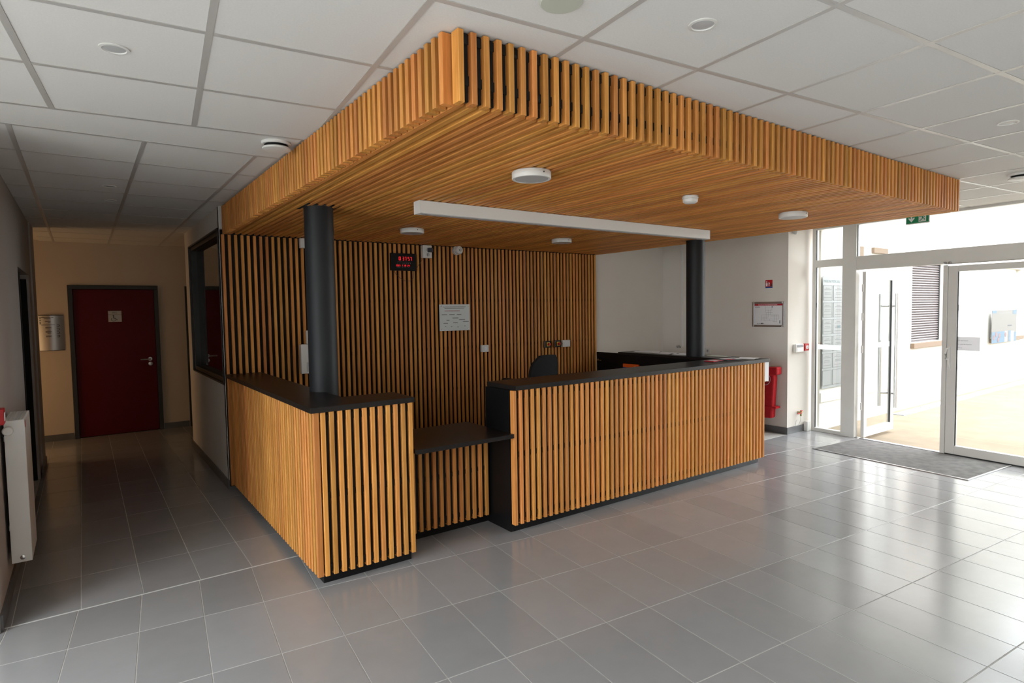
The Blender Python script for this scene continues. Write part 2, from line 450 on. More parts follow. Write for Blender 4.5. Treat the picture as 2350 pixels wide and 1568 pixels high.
for i in range(0, 3):
    x = -0.2673 + i * 0.6
    out(G().box(x - hw, x + hw, 4.0358, 9.95, H - 0.0025, H + 0.011), 'ceiling_rail', 'rail', ceiling)
for j in range(0, 10):
    y = 4.0358 + j * 0.6
    out(G().box(-0.42, 1.06, y - hw, y + hw, H - 0.002, H + 0.011), 'cross_rail', 'rail', ceiling)
# plain plaster strip between the two grids
vy = lambda x: (3.6217 - x * SA) / CA
out(G().prism([(-0.42, vy(-.42)), (1.07, vy(1.07)), (1.07, 4.0238), (-0.42, 4.0238)], H, H + 0.012), 'plaster_strip', 'ceil', ceiling)
out(G().prism([(5.80, vy(5.8)), (fx(2.9), vy(fx(2.9))), (fx(4.1), 4.1), (7.25, 4.1), (7.25, 6.1), (5.8, 6.1)], H, H + 0.012), 'plaster_strip', 'ceil', ceiling)

# ------------------------------------------------------------------ walls
def wall(name, *boxes, mat='wall'):
    g = G()
    for b in boxes: g.box(*b)
    return struct(out(g, name, mat))
T_ = H + 0.012
wall_left = wall('wall_left', (-.62, -.42, 4.25, 6.45, 0, T_), (-.62, -.42, 6.45, 7.71, 2.075, T_), (-.62, -.42, 7.71, 8.5, 0, T_),
     (-2.1, -.42, 4.05, 4.25, 0, T_), (-3.2, -.62, 8.3, 8.5, 0, T_), mat='taupe')
out(G().box(-.42, -.405, 8.02, 8.5, 0, T_), 'wall_pilaster', 'taupe', wall_left)
wall('wall_end', (-3.2, -.15, 9.95, 10.15, 0, T_), (-.15, .893, 9.95, 10.15, 2.075, T_), (.893, 1.235, 9.95, 10.15, 0, T_), (1.235, 2.2, 9.95, 10.15, 2.075, T_), (2.2, 4.2, 9.95, 10.15, 0, T_),
     (-3.2, -3.0, 8.5, 9.95, 0, T_), (4.0, 4.2, 8.35, 9.95, 0, T_), mat='cream')
wall('wall_corridor_right', (1.06, 1.22, 6.10, 6.15, 0, T_), (1.06, 1.22, 8.03, 8.35, 0, T_), (1.06, 1.22, 6.15, 8.03, 0, .995), (1.06, 1.22, 6.15, 8.03, 2.45, T_),
     (1.22, 4.2, 8.2, 8.35, 0, T_))
wall('wall_back', (1.06, 7.4, 6.105, 6.148, 0, T_), (1.22, 7.4, 6.148, 6.3, 0, T_))
wall_right = wall('wall_right', (7.25, 7.95, 4.10, 6.105, 0, T_))
# lobby walls behind and left of the camera, with window openings
wall('wall_lobby_left', (-2.1, -1.9, -2.2, -1.7, 0, T_), (-2.1, -1.9, 3.5, 4.25, 0, T_), (-2.1, -1.9, -1.7, 3.5, 0, .12), (-2.1, -1.9, -1.7, 3.5, 2.56, T_))
wall('wall_lobby_back', (-1.9, -1.5, -2.2, -2.0, 0, T_), (3.9, 7.21, -2.2, -2.0, 0, T_), (-1.5, 3.9, -2.2, -2.0, 0, .12), (-1.5, 3.9, -2.2, -2.0, 2.56, T_))
def big_window(name, axis, a0, a1, c, n, z0=.12, z1=2.56):
    w = thing(name, ((a0 + a1) / 2, c, z0) if axis == 'x' else (c, (a0 + a1) / 2, z0), None, None); w['kind'] = 'structure'
    B = (lambda s0, s1, d0, d1, za, zb: (s0, s1, c + d0, c + d1, za, zb)) if axis == 'x' else (lambda s0, s1, d0, d1, za, zb: (c + d0, c + d1, s0, s1, za, zb))
    for k in range(n + 1):
        s = a0 + (a1 - a0) * k / n
        box('window_post', 'alu', B(s - .03, s + .03, -.03, .03, z0, z1), w)
    box('window_rail', 'alu', B(a0, a1, -.028, .028, z0, z0 + .06), w); box('window_rail', 'alu', B(a0, a1, -.028, .028, z1 - .06, z1), w)
    for k in range(n):
        s0 = a0 + (a1 - a0) * k / n + .03; s1 = a0 + (a1 - a0) * (k + 1) / n - .03
        box('pane', 'glass', B(s0, s1, -.004, .004, z0 + .06, z1 - .06), w)
big_window('window_3', 'y', -1.7, 3.5, -2.00, 4)
big_window('window_4', 'x', -1.5, 3.9, -2.10, 4)

# baseboards
def base(name, b): return struct(box(name, 'plinth', b))
base('baseboard_left', (-.42, -.408, 4.06, 6.40, 0, .085)); base('baseboard_left', (-.405, -.393, 7.76, 8.5, 0, .085))
base('baseboard_front', (-1.9, -.42, 4.036, 4.05, 0, .085))
base('baseboard_end', (-3.0, -.16, 9.938, 9.95, 0, .085)); base('baseboard_end', (.90, 1.225, 9.938, 9.95, 0, .085))
base('baseboard_corridor', (1.048, 1.06, 6.10, 8.362, 0, .085)); base('baseboard_corridor', (1.048, 1.12, 6.088, 6.10, 0, .085))
base('baseboard_right', (7.238, 7.25, 4.088, 6.1, 0, .085)); base('baseboard_pillar', (7.25, 7.735, 4.088, 4.10, 0, .085))

# black panels added behind the doors to stop light leaks
wall('wall_leak_stop', (-.40, 1.10, 10.151, 10.25, 0, T_), (1.11, 2.45, 10.151, 10.25, 0, T_), (-.75, -.621, 6.30, 7.86, 0, T_), mat='felt')
# red WC door
d1 = struct(thing('door_3', (.37, 9.95, 0), None, None))
fr = G().box(-.147, -.097, 9.925, 10.02, 0, 2.02).box(.843, .893, 9.925, 10.02, 0, 2.02).box(-.147, .893, 9.925, 10.02, 2.02, 2.07)
out(fr, 'door_frame', 'dframe', d1, bevel=.003)
leaf = box('door_leaf', 'red_door', (-.095, .841, 9.955, 9.995, .008, 2.018), d1, bevel=.003)
hg = G().lathe([(.026, 0), (.026, -.008)], (.762, 9.955, 1.03), 'y').tube([(.762, 9.95, 1.03), (.762, 9.90, 1.03), (.75, 9.895, 1.03), (.64, 9.895, 1.03)], .009)
out(hg, 'door_handle', 'steel', d1, smooth=True)
out(G().lathe([(.028, 0), (.028, -.008), (.02, -.010)], (.765, 9.955, .962), 'y'), 'lock_escutcheon', 'steel', d1, smooth=True)
for z in (.25, 1.0, 1.85): out(G().lathe([(.009, 0), (.009, .09)], (-.097, 9.945, z)), 'hinge', 'dframe', d1)
# wheelchair sign
sg = thing('toilet_sign', (.366, 9.953, 1.57), 'small silver plate reading WC with a wheelchair symbol, on the red door', 'sign')
box('sign_plate', 'greywhite', (.290, .446, 9.950, 9.954, 1.672, 1.722), sg, .001); box('sign_plate', 'greywhite', (.290, .446, 9.950, 9.954, 1.570, 1.669), sg, .001)
text('lettering', 'WC', .034, 'ink', sg, (.366, 9.9495, 1.685), RY, 'CENTER')
wc = G().lathe([(.008, 0), (.008, -.001)], (.350, 9.9498, 1.655), 'y', 16)
Q = lambda pts, w: [wc.slabpoly([(a[0] - (b[1] - a[1]) / math.hypot(b[0] - a[0], b[1] - a[1]) * w, a[1] + (b[0] - a[0]) / math.hypot(b[0] - a[0], b[1] - a[1]) * w), (b[0] - (b[1] - a[1]) / math.hypot(b[0] - a[0], b[1] - a[1]) * w, b[1] + (b[0] - a[0]) / math.hypot(b[0] - a[0], b[1] - a[1]) * w), (b[0] + (b[1] - a[1]) / math.hypot(b[0] - a[0], b[1] - a[1]) * w, b[1] - (b[0] - a[0]) / math.hypot(b[0] - a[0], b[1] - a[1]) * w), (a[0] + (b[1] - a[1]) / math.hypot(b[0] - a[0], b[1] - a[1]) * w, a[1] - (b[0] - a[0]) / math.hypot(b[0] - a[0], b[1] - a[1]) * w)], 'y', 9.9488, 9.9498) for a, b in zip(pts[:-1], pts[1:])]
Q([(.350, 1.650), (.351, 1.622), (.370, 1.621), (.386, 1.600), (.396, 1.598)], .004)
Q([(.351, 1.638), (.366, 1.636)], .003)
Q([(.351 + .026 * math.cos(t), 1.606 + .026 * math.sin(t)) for t in [math.radians(140 + 12 * k) for k in range(18)]], .003)
out(wc, 'wheelchair_symbol', 'ink', sg)
# second door at the right end of the end wall
d2 = struct(thing('door_4', (1.7, 9.95, 0), None, None))
out(G().box(1.235, 1.285, 9.925, 10.02, 0, 2.02).box(2.15, 2.2, 9.925, 10.02, 0, 2.02).box(1.235, 2.2, 9.925, 10.02, 2.02, 2.07), 'door_frame', 'dframe', d2)
box('door_leaf', 'red_door', (1.287, 2.148, 9.955, 9.995, .008, 2.018), d2)
# open doorway in the left wall, its dark inside painted as a black leaf
d3 = struct(thing('doorway_5', (-.5, 7.08, 0), None, None))
out(G().box(-.60, -.412, 6.45, 6.49, 0, 2.03).box(-.60, -.44, 7.665, 7.71, 0, 2.03).box(-.60, -.55, 6.45, 7.71, 2.03, 2.075), 'door_frame', 'felt', d3)
box('door_leaf', 'felt', (-.60, -.56, 6.49, 7.66, .005, 2.03), d3)

# dark window in the corridor wall; black walls stand in for the unlit room
w2 = struct(thing('window_2', (1.13, 7.09, .995), None, None))
wf = G()
for b in ((1.075, 1.20, 6.15, 6.20, .995, 2.45), (1.075, 1.20, 7.98, 8.03, .995, 2.45), (1.075, 1.20, 6.20, 7.98, .995, 1.045), (1.075, 1.20, 6.20, 7.98, 2.40, 2.45)): wf.box(*b)
out(wf, 'window_frame', 'dframe', w2, bevel=.003)
out(G().box(1.052, 1.075, 6.15, 8.03, .985, 1.0).box(1.052, 1.075, 6.15, 8.03, 2.44, 2.455).box(1.052, 1.075, 6.14, 6.155, .985, 2.455).box(1.052, 1.075, 8.02, 8.035, .985, 2.455), 'window_trim', 'dframe', w2)
box('pane', 'darkglass', (1.135, 1.145, 6.20, 7.98, 1.045, 2.40), w2)
wall('wall_dark_room', (3.0, 3.1, 6.3, 8.2, 0, T_), (1.3, 3.0, 6.3, 6.34, 0, T_), (1.22, 3.1, 6.3, 8.2, H, T_), mat='felt')

# ------------------------------------------------------------------ slats
def slat_mesh(w, d, L, name):
    c = 0.0030; x = w / 2
    poly = [(-x, 0), (-x, -d + c), (-x + c, -d), (x - c, -d), (x, -d + c), (x, 0)]
    n = 6; vs = [(p[0], p[1], 0) for p in poly] + [(p[0], p[1], L) for p in poly]
    fs = [tuple(range(n)), tuple(range(2 * n - 1, n - 1, -1))] + [(i, n + i, n + (i + 1) % n, (i + 1) % n) for i in range(n)]
    me = bpy.data.meshes.new(name); me.from_pydata(vs, [], fs); me.materials.append(M['wood'])
    bm = bmesh.new(); bm.from_mesh(me); bmesh.ops.recalc_face_normals(bm, faces=bm.faces); bm.to_mesh(me); bm.free()
    return me
def slats_front(parent, x0, x1, n, yb, z0, z1, w, d):
    """upright slats facing -y, x0 and x1 are the outer edges of the row, yb the plane behind them"""
    me = slat_mesh(w, d, z1 - z0, 'slat')
    for k in range(n):
        x = x0 + w / 2 + (x1 - x0 - w) * k / max(1, n - 1)
        inst('slat', me, parent, (x, yb + random.uniform(-.0006, .0006), z0 + random.uniform(-.001, .001)))
def slats_side(parent, y0, y1, n, xb, z0, z1, w, d):
    """upright slats facing -x"""
    me = slat_mesh(w, d, z1 - z0, 'slat')
    for k in range(n):
        y = y0 + w / 2 + (y1 - y0 - w) * k / max(1, n - 1)
        inst('slat', me, parent, (xb + random.uniform(-.0006, .0006), y, z0 + random.uniform(-.001, .001)), (0, 0, math.radians(-90)))

# canopy over the reception
canopy = thing('slatted_canopy', (3.44, 3.96, 2.39), 'large dropped canopy clad in orange-brown wooden slats above the reception desk', 'canopy')
ZB = 2.388
out(G().box(1.110, 5.800, 1.9360, 6.06, 2.432, H - .004).box(1.1370, 5.800, 1.8700, 1.9359, 2.432, H - .004), 'canopy_core', 'felt', canopy)
box('backing_board', 'felt', (1.132, 5.80, 1.8715, 1.8865, ZB + .012, 2.4315), canopy)
for z in (2.455, 2.600):
    box('batten', 'felt', (1.130, 5.80, 1.8635, 1.8698, z, z + .034), canopy)
    box('batten', 'felt', (1.1035, 1.1098, 1.925, 6.03, z, z + .034), canopy)
for y in (2.3, 3.3, 4.6, 5.6):
    box('batten', 'felt', (1.14, 5.79, y, y + .05, 2.4215, 2.431), canopy)
slats_front(canopy, 1.1116, 5.8092, 86, 1.8886, ZB, H - .006, .0245, .0450)
slats_side(canopy, 1.9020, 6.0400, 76, 1.1226, ZB, H - .006, .0265, .0445)
me = slat_mesh(.031, .034, 4.145, 'slat')
for k in range(84):
    x = 1.1436 + (5.776 - 1.1436) * k / 83
    inst('slat', me, canopy, (x, 6.035, 2.4240 + random.uniform(-.001, .001)), (math.radians(90), 0, 0))
box('canopy_side_board', 'wood', (5.801, 5.812, 1.902, 6.10, ZB, H - .006), canopy)

# slatted wall behind the desk
wallp = thing('slatted_wall_panel', (3.42, 6.09, 0), 'dark orange wooden slat cladding covering the wall behind the reception desk', 'wall panel')
box('backing_board', 'felt', (1.064, 5.79, 6.0635, 6.1040, .03, 2.4315), wallp)
for z in (.10, .72, 1.20, 1.75):
    box('batten', 'felt', (1.075, 5.78, 6.0600, 6.0633, z, z + .034), wallp)
slats_front(wallp, 1.068, 5.785, 86, 6.086, .04, ZB - .003, .0258, .045)

# ------------------------------------------------------------------ reception desk
SZ = .065
# high desk at the left, with its wing to the wall
ld = thing('reception_desk', (1.4, 4.0, 0), 'left high desk section with wooden slats on two sides, near the round column', 'desk')
out(G().prism([(1.126, 3.573), (1.712, 3.573), (1.712, 3.83), (1.36, 3.83), (1.36, 6.035), (1.126, 6.035)], 0, 1.056), 'carcass', 'black', ld)
for z in (.09, .53, 1.0):
    box('batten', 'felt', (1.114, 1.712, 3.5300, 3.5355, z, z + .04), ld)
    box('batten', 'felt', (1.0905, 1.1005, 3.54, 6.03, z, z + .04), ld)
box('backing_board', 'felt', (1.102, 1.714, 3.5360, 3.5725, SZ + .012, 1.0565), ld)
box('backing_board', 'felt', (1.1010, 1.1255, 3.5735, 6.034, SZ + .012, 1.0565), ld)
slats_front(ld, 1.120, 1.7185, 12, 3.558, SZ, 1.0575, .0285, .0445)
slats_side(ld, 3.5205, 6.0355, 47, 1.111, SZ, 1.0575, .028, .0345)
lt = out(G().prism([(1.057, 3.505), (1.730, 3.505), (1.730, 3.84), (1.368, 3.84), (1.368, 6.036), (1.057, 6.036)], 1.0585, 1.0915), 'worktop', 'slab', bevel=.0015)
tag(lt, 'L-shaped dark grey worktop on the left high desk, around the round column', 'worktop')
# low desk in the middle
md = thing('low_reception_desk', (2.1, 3.9, 0), 'low recessed middle part of the desk with short wooden slats', 'desk')
box('carcass', 'black', (1.7125, 2.5105, 3.860, 4.13, 0, .712), md)
for z in (.10, .42, .66):
    box('batten', 'felt', (1.7185, 2.505, 3.8215, 3.8265, z, z + .034), md)
box('backing_board', 'felt', (1.7185, 2.508, 3.8270, 3.8595, SZ + .012, .7125), md)
slats_front(md, 1.730, 2.490, 14, 3.846, SZ, .7135, .0275, .0400)
mt = box('worktop', 'slab', (1.7305, 2.5105, 3.488, 4.140, .7145, .7445), bevel=.0015)
tag(mt, 'lower black shelf worktop bridging the two high desks', 'worktop')
# high desk at the right with its wing
rd = thing('reception_desk', (4.1, 3.9, 0), 'long right part of the desk with a full front of light wooden slats', 'desk')
out(G().prism([(2.532, 3.5485), (5.716, 3.5485), (5.716, 5.33), (5.50, 5.33), (5.50, 3.86), (2.532, 3.86)], 0, 1.058), 'carcass', 'black', rd)
box('end_panel', 'black', (2.512, 2.531, 3.5485, 3.862, 0, 1.059), rd, bevel=.001)
for z in (.10, .565, 1.0):
    box('batten', 'felt', (2.535, 5.716, 3.5100, 3.5150, z, z + .04), rd)
box('backing_board', 'felt', (2.535, 5.72, 3.5155, 3.5480, SZ + .012, 1.0585), rd)
slats_front(rd, 2.513, 5.745, 59, 3.536, SZ, 1.0595, .0280, .0425)
rt = out(G().prism([(2.530, 3.485), (5.826, 3.485), (5.840, 5.345), (5.490, 5.345), (5.490, 3.868), (2.530, 3.868)], 1.061, 1.0945), 'worktop', 'slab', bevel=.0015)
tag(rt, 'long dark grey worktop on the right desk with papers at its far end', 'worktop')
gt = thing('desk_gate', (5.79, 5.7, 0), 'black low gate panel between the right desk and the slatted wall', 'gate')
box('gate_panel', 'black', (5.775, 5.80, 5.355, 6.03, .08, 1.048), gt, bevel=.002)
out(G().lathe([(.014, 0), (.014, -.012)], (5.775, 5.99, .94), 'x', 16).tube([(5.77, 5.99, .94), (5.745, 5.99, .94), (5.74, 5.90, .94)], .006), 'latch', 'chrome', gt, smooth=True)

# columns
def column(c, label):
    o = thing('column', (c[0], c[1], 0), label, 'column', None)
    out(G().lathe([(.1005, 0), (.1005, 2.43)], (c[0], c[1], 0), n=64), 'column_shaft', 'column', o, smooth=True)
    out(G().box(c[0] - .115, c[0] + .115, c[1] - .125, c[1] + .125, ZB + .004, ZB + .008), 'slat_gap_dark', 'felt', o)  # black plate paints the dark gap cut into the slats around the column
    return o
column((1.39, 4.26), 'dark grey round steel column rising through the left high desk')
c2 = column((5.61, 4.26), 'dark round steel column standing on the right end of the desk')
pp = G()
for k in range(9):
    a0 = math.radians(-36 + k * 5)
    pp.v += [Vector((5.61 + .103 * math.cos(a0), 4.26 + .103 * math.sin(a0), z)) for z in (1.39, 1.71)]
pp.f = [(2 * k, 2 * k + 2, 2 * k + 3, 2 * k + 1) for k in range(8)]
o = out(pp, 'column_notice', 'paper'); m = o.modifiers.new('thickness', 'SOLIDIFY'); m.thickness = .0008
tag(o, 'white sheet taped around the right side of the far column', 'notice')

# ------------------------------------------------------------------ lights under the canopy
def surface_light(c, label, r=.1065, h=.040, zt=2.3895):
    o = thing('ceiling_light', (c[0], c[1], zt), label, 'ceiling light', 'round lights under the canopy')
    out(G().lathe([(r * .97, zt), (r, zt - .004), (r, zt - h + .004), (r * .97, zt - h), (r * .86, zt - h), (r * .85, zt - h + .002), (.01, zt - h + .002)], (c[0], c[1], 0), n=48), 'light_housing', 'white', o, smooth=True)
    out(G().lathe([(r * .84, zt - h + .003), (r * .84, zt - h + .0005)], (c[0], c[1], 0), n=48), 'diffuser', 'greywhite', o, smooth=True)
    b = (c[0] + r * .0, c[1] - r, zt - h * .45)
    out(G().lathe([(.004, 0), (.004, -.002)], b, 'y', 10), 'screw', 'ink', o)
surface_light((2.002, 2.583), 'white round surface light under the canopy, nearest the camera')
surface_light((2.445, 4.919), 'white round surface light under the canopy, next to the near column and clock')
surface_light((4.175, 4.878), 'white round surface light under the canopy, deep beyond the linear light')
surface_light((4.663, 2.601), 'white round surface light under the canopy, furthest right towards the entrance')
sd = thing('smoke_detector', (3.339, 2.577, 2.39), 'small white round smoke detector on the wooden canopy underside', 'smoke detector')
out(G().lathe([(.05, 2.3895), (.053, 2.38), (.053, 2.372)], (3.339, 2.577, 0), n=32), 'detector_base', 'white', sd, smooth=True)
out(G().lathe([(.046, 2.372), (.050, 2.366), (.048, 2.350), (.035, 2.341), (.01, 2.340)], (3.339, 2.577, 0), n=32), 'detector_head', 'white', sd, smooth=True)
ll = thing('linear_light', (3.42, 3.66, 2.39), 'long white box-shaped linear light hanging under the canopy', 'ceiling light')
box('light_housing', 'white', (1.862, 4.975, 3.612, 3.700, 2.305, 2.3885), ll, bevel=.002)
box('end_cap', 'white', (1.856, 1.8615, 3.611, 3.701, 2.303, 2.389), ll); box('end_cap', 'white', (4.9755, 4.981, 3.611, 3.701, 2.303, 2.389), ll)
box('diffuser', 'greywhite', (1.90, 4.94, 3.628, 3.684, 2.3025, 2.306), ll)

# recessed spots
def downlight(c, r, label):
    o = thing('recessed_spotlight', (c[0], c[1], H), label, 'ceiling light', 'recessed ceiling spots')
    zt = H - .0005
    out(G().lathe([(r, zt), (r, zt - .004), (r * .80, zt - .005), (r * .76, zt - .001)], (c[0], c[1], 0), n=40, cap=False), 'trim_ring', 'white', o, smooth=True)
    out(G().lathe([(r * .77, zt - .0008), (r * .70, zt - .0022), (r * .4, zt - .0032), (.003, zt - .0036)], (c[0], c[1], 0), n=40), 'reflector', 'greywhite', o, smooth=True)
downlight((.140, 2.707), .050, 'recessed silver spotlight in the ceiling at the upper left')
downlight((1.825, 1.355), .050, 'recessed silver spotlight in the ceiling above the front of the canopy')
downlight((4.226, 1.121), .050, 'recessed silver spotlight in the ceiling at the far right edge')
downlight((.209, 5.551), .048, 'nearer recessed spotlight in the dark corridor ceiling')
downlight((.235, 6.208), .048, 'farther recessed spotlight in the dark corridor ceiling')
cv = thing('ceiling_speaker', (1.31, 1.50, H), 'pale flat disc cut by the top edge of the picture', 'speaker')
out(G().lathe([(.068, H - .001), (.070, H - .006), (.066, H - .010), (.01, H - .010)], (1.303, 1.512, 0), n=48), 'speaker_disc', 'palegreen', cv, smooth=True)
def vent(c, r, label):
    o = thing('air_valve', (c[0], c[1], H), label, 'vent', 'round ceiling air valves')
    out(G().lathe([(r, H - .0005), (r, H - .010), (r * .93, H - .016), (r * .80, H - .016), (r * .80, H - .003)], (c[0], c[1], 0), n=48), 'valve_ring', 'white', o, smooth=True)
    out(G().lathe([(r * .70, H - .004), (r * .70, H - .030)], (c[0], c[1], 0), n=32), 'valve_throat', 'felt', o, smooth=True)
    out(G().lathe([(r * .88, H - .030), (r * .96, H - .036), (r * .94, H - .043), (r * .80, H - .046), (.01, H - .047)], (c[0], c[1], 0), n=48), 'valve_disc', 'white', o, smooth=True)
vent((.962, 3.665), .082, 'white round air valve on the ceiling touching the left side of the canopy')
vent((5.99, 1.50), .085, 'white round air valve on the ceiling near the right edge, by the glazed entrance')

# ------------------------------------------------------------------ things on the slatted wall (front plane y = 6.041)
YW = 6.0405
ck = thing('digital_clock', (2.88, YW, 2.10), 'black digital wall clock with red digits on the slatted wall', 'clock')
box('clock_case', 'black', (2.725, 3.030, YW - .032, YW, 2.095, 2.283), ck, bevel=.006)
box('clock_face', 'black', (2.745, 3.010, YW - .034, YW - .0325, 2.113, 2.265), ck)
SEG = {'0': 'abcdef', '1': 'bc', '2': 'abged', '3': 'abgcd', '4': 'fgbc', '5': 'afgcd', '6': 'afgedc', '7': 'abc', '8': 'abcdefg', '9': 'abcdfg'}
def digits(s, x, z, w, h, gap, name):
    g = G(); t = h * .11; y0, y1 = YW - .0355, YW - .0345
    for ch in s:
        if ch == ' ': x += gap; continue
        seg = SEG[ch]
        if 'a' in seg: g.box(x + t, x + w - t, y0, y1, z + h - t, z + h)
        if 'g' in seg: g.box(x + t, x + w - t, y0, y1, z + h / 2 - t / 2, z + h / 2 + t / 2)
        if 'd' in seg: g.box(x + t, x + w - t, y0, y1, z, z + t)
        if 'f' in seg: g.box(x, x + t, y0, y1, z + h / 2, z + h)
        if 'e' in seg: g.box(x, x + t, y0, y1, z, z + h / 2)
        if 'b' in seg: g.box(x + w - t, x + w, y0, y1, z + h / 2, z + h)
        if 'c' in seg: g.box(x + w - t, x + w, y0, y1, z, z + h / 2)
        x += w + w * .42
    out(g, name, 'led', ck)
digits('0', 2.818, 2.207, .022, .038, .02, 'time_digits'); digits('37', 2.860, 2.207, .019, .038, .02, 'time_digits'); digits('57', 2.925, 2.207, .019, .038, .02, 'time_digits')
digits('2023', 2.785, 2.141, .009, .018, .02, 'date_digits'); digits('7', 2.853, 2.141, .009, .018, .02, 'date_digits'); digits('20', 2.880, 2.141, .009, .018, .02, 'date_digits'); digits('24', 2.918, 2.141, .011, .018, .02, 'date_digits')
g = G()
for k in range(7): g.box(2.800 + k * .025, 2.808 + k * .025, YW - .0355, YW - .0345, 2.172, 2.179)
for x, w in ((2.79, .04), (2.853, .014), (2.881, .018), (2.92, .018)): g.box(x, x + w, YW - .0355, YW - .0345, 2.130, 2.1335)
g.box(2.80, 2.96, YW - .0355, YW - .0345, 2.190, 2.192)
out(g, 'printed_labels', 'dimled', ck)
cord = G().tube([(3.02, YW - .012, 2.115), (3.05, YW - .014, 2.14), (3.085, YW - .014, 2.19), (3.115, YW - .02, 2.235), (3.155, YW - .055, 2.262), (3.160, YW - .064, 2.30)], .0022, 6)
o = out(cord, 'power_cord', 'ink', ck, smooth=True)
o = out(G().tube([(2.76, YW - .01, 2.10), (2.79, YW - .008, 2.06), (2.84, YW - .006, 2.015), (2.90, YW - .006, 1.985), (2.96, YW - .006, 1.985), (3.0, YW - .006, 2.02), (3.005, YW - .01, 2.098)], .0022, 6), 'power_cord', 'ink', ck, smooth=True)
sk = thing('power_socket', (3.165, YW, 2.24), 'white double socket high on the slatted wall with a black plug', 'socket')
box('socket_box', 'white', (3.105, 3.212, YW - .055, YW, 2.243, 2.384), sk, bevel=.004)
for z in (2.335, 2.28): out(G().lathe([(.021, 0), (.021, -.0015)], (3.165, YW - .055, z), 'y', 24), 'socket_outlet', 'greywhite', sk)
o = box('power_plug', 'ink', (3.155, 3.205, YW - .105, YW - .0575, 2.305, 2.352), bevel=.006); tag(o, 'black plug-in adapter in the high wall socket', 'plug')
sr = thing('alarm_siren', (3.575, YW, 2.34), 'white round alarm siren high on the slatted wall', 'siren')
out(G().lathe([(.052, 0), (.052, -.04), (.045, -.045)], (3.555, YW, 2.345), 'y', 32), 'siren_base', 'white', sr, smooth=True)
out(G().lathe([(.044, -.045), (.048, -.05), (.048, -.08), (.040, -.09), (.022, -.092), (.020, -.084), (.006, -.084)], (3.555, YW, 2.345), 'y', 32), 'siren_head', 'white', sr, smooth=True)
out(G().lathe([(.006, -.084), (.006, -.093)], (3.555, YW, 2.345), 'y', 12), 'siren_nozzle', 'ink', sr)
o = box('junction_box', 'white', (1.766, 1.860, YW - .05, YW, 2.290, 2.385), bevel=.004); tag(o, 'small white box at the top of the slatted wall, left of the near column', 'junction box')
hv = thing('wall_control_box', (1.83, YW, 1.045), 'tall pale grey control box half hidden behind the near column', 'control box')
box('cover', 'white', (1.735, 1.93, YW - .055, YW, 1.048, 1.340), hv, bevel=.004)
box('control_panel', 'greywhite', (1.790, 1.90, YW - .058, YW - .0555, 1.065, 1.16), hv)
box('cable_duct', 'white', (1.800, 1.90, YW - .035, YW, 1.342, 1.475), hv, bevel=.002)
nb = thing('notice_board', (3.51, YW, 1.416), 'acrylic notice sheet with small print on the slatted wall', 'notice')
box('back_sheet', 'paper', (3.312, 3.716, YW - .018, YW - .014, 1.418, 1.722), nb)
box('acrylic_cover', 'glass', (3.310, 3.718, YW - .024, YW - .020, 1.416, 1.724), nb)
for x in (3.335, 3.692):
    for z in (1.438, 1.702): out(G().lathe([(.007, 0), (.007, -.030), (.005, -.032)], (x, YW, z), 'y', 14), 'bolt', 'chrome', nb, smooth=True)
g = G(); yb = YW - .0195
for x0, x1, z in ((3.36, 3.66, 1.690), (3.38, 3.64, 1.673)): g.box(x0, x1, yb, yb + .001, z, z + .006)
for x0, x1, z in ((3.34, 3.41, 1.60), (3.44, 3.51, 1.60), (3.54, 3.60, 1.60), (3.40, 3.44, 1.535), (3.48, 3.56, 1.56), (3.36, 3.42, 1.50), (3.49, 3.55, 1.505), (3.57, 3.65, 1.54), (3.62, 3.70, 1.515), (3.38, 3.395, 1.465), (3.46, 3.475, 1.460), (3.64, 3.655, 1.465), (3.545, 3.56, 1.455)):
    g.box(x0, x1, yb, yb + .001, z, z + .009)
out(g, 'printed_text', 'greyink', nb)
out(G().box(3.38, 3.58, yb, yb + .001, 1.645, 1.650), 'printed_text', 'redink', nb, )
sw = thing('light_switch', (3.925, YW, 1.145), 'single white light switch on the slatted wall above the low desk', 'light switch')
box('switch_box', 'white', (3.868, 3.965, YW - .04, YW, 1.148, 1.232), sw, bevel=.004); box('rocker', 'paper', (3.893, 3.940, YW - .046, YW - .0405, 1.168, 1.212), sw, bevel=.002)
def rotary(x, label):
    o = thing('rotary_switch', (x, YW, 1.15), label, 'switch', 'rotary isolator switches')
    box('switch_box', 'column', (x - .045, x + .045, YW - .045, YW, 1.152, 1.238), o, bevel=.004)
    box('side_edge', 'steel', (x - .0465, x - .0455, YW - .044, YW - .01, 1.155, 1.235), o)
    box('plate', 'yellow', (x - .02, x + .03, YW - .048, YW - .0455, 1.170, 1.220), o)
    out(G().lathe([(.018, 0), (.018, -.025), (.014, -.03)], (x + .008, YW - .048, 1.195), 'y', 20), 'knob', 'red', o, smooth=True)
rotary(4.878, 'left one of the two grey rotary switches with red knobs'); rotary(5.048, 'right one of the two grey rotary switches with red knobs')
o = thing('power_socket', (5.2, YW, 1.15), 'white square box beside the two red-knob switches', 'socket')
box('socket_box', 'white', (5.135, 5.262, YW - .045, YW, 1.147, 1.236), o, bevel=.004); box('cover', 'paper', (5.165, 5.250, YW - .049, YW - .0455, 1.157, 1.226), o, bevel=.002)

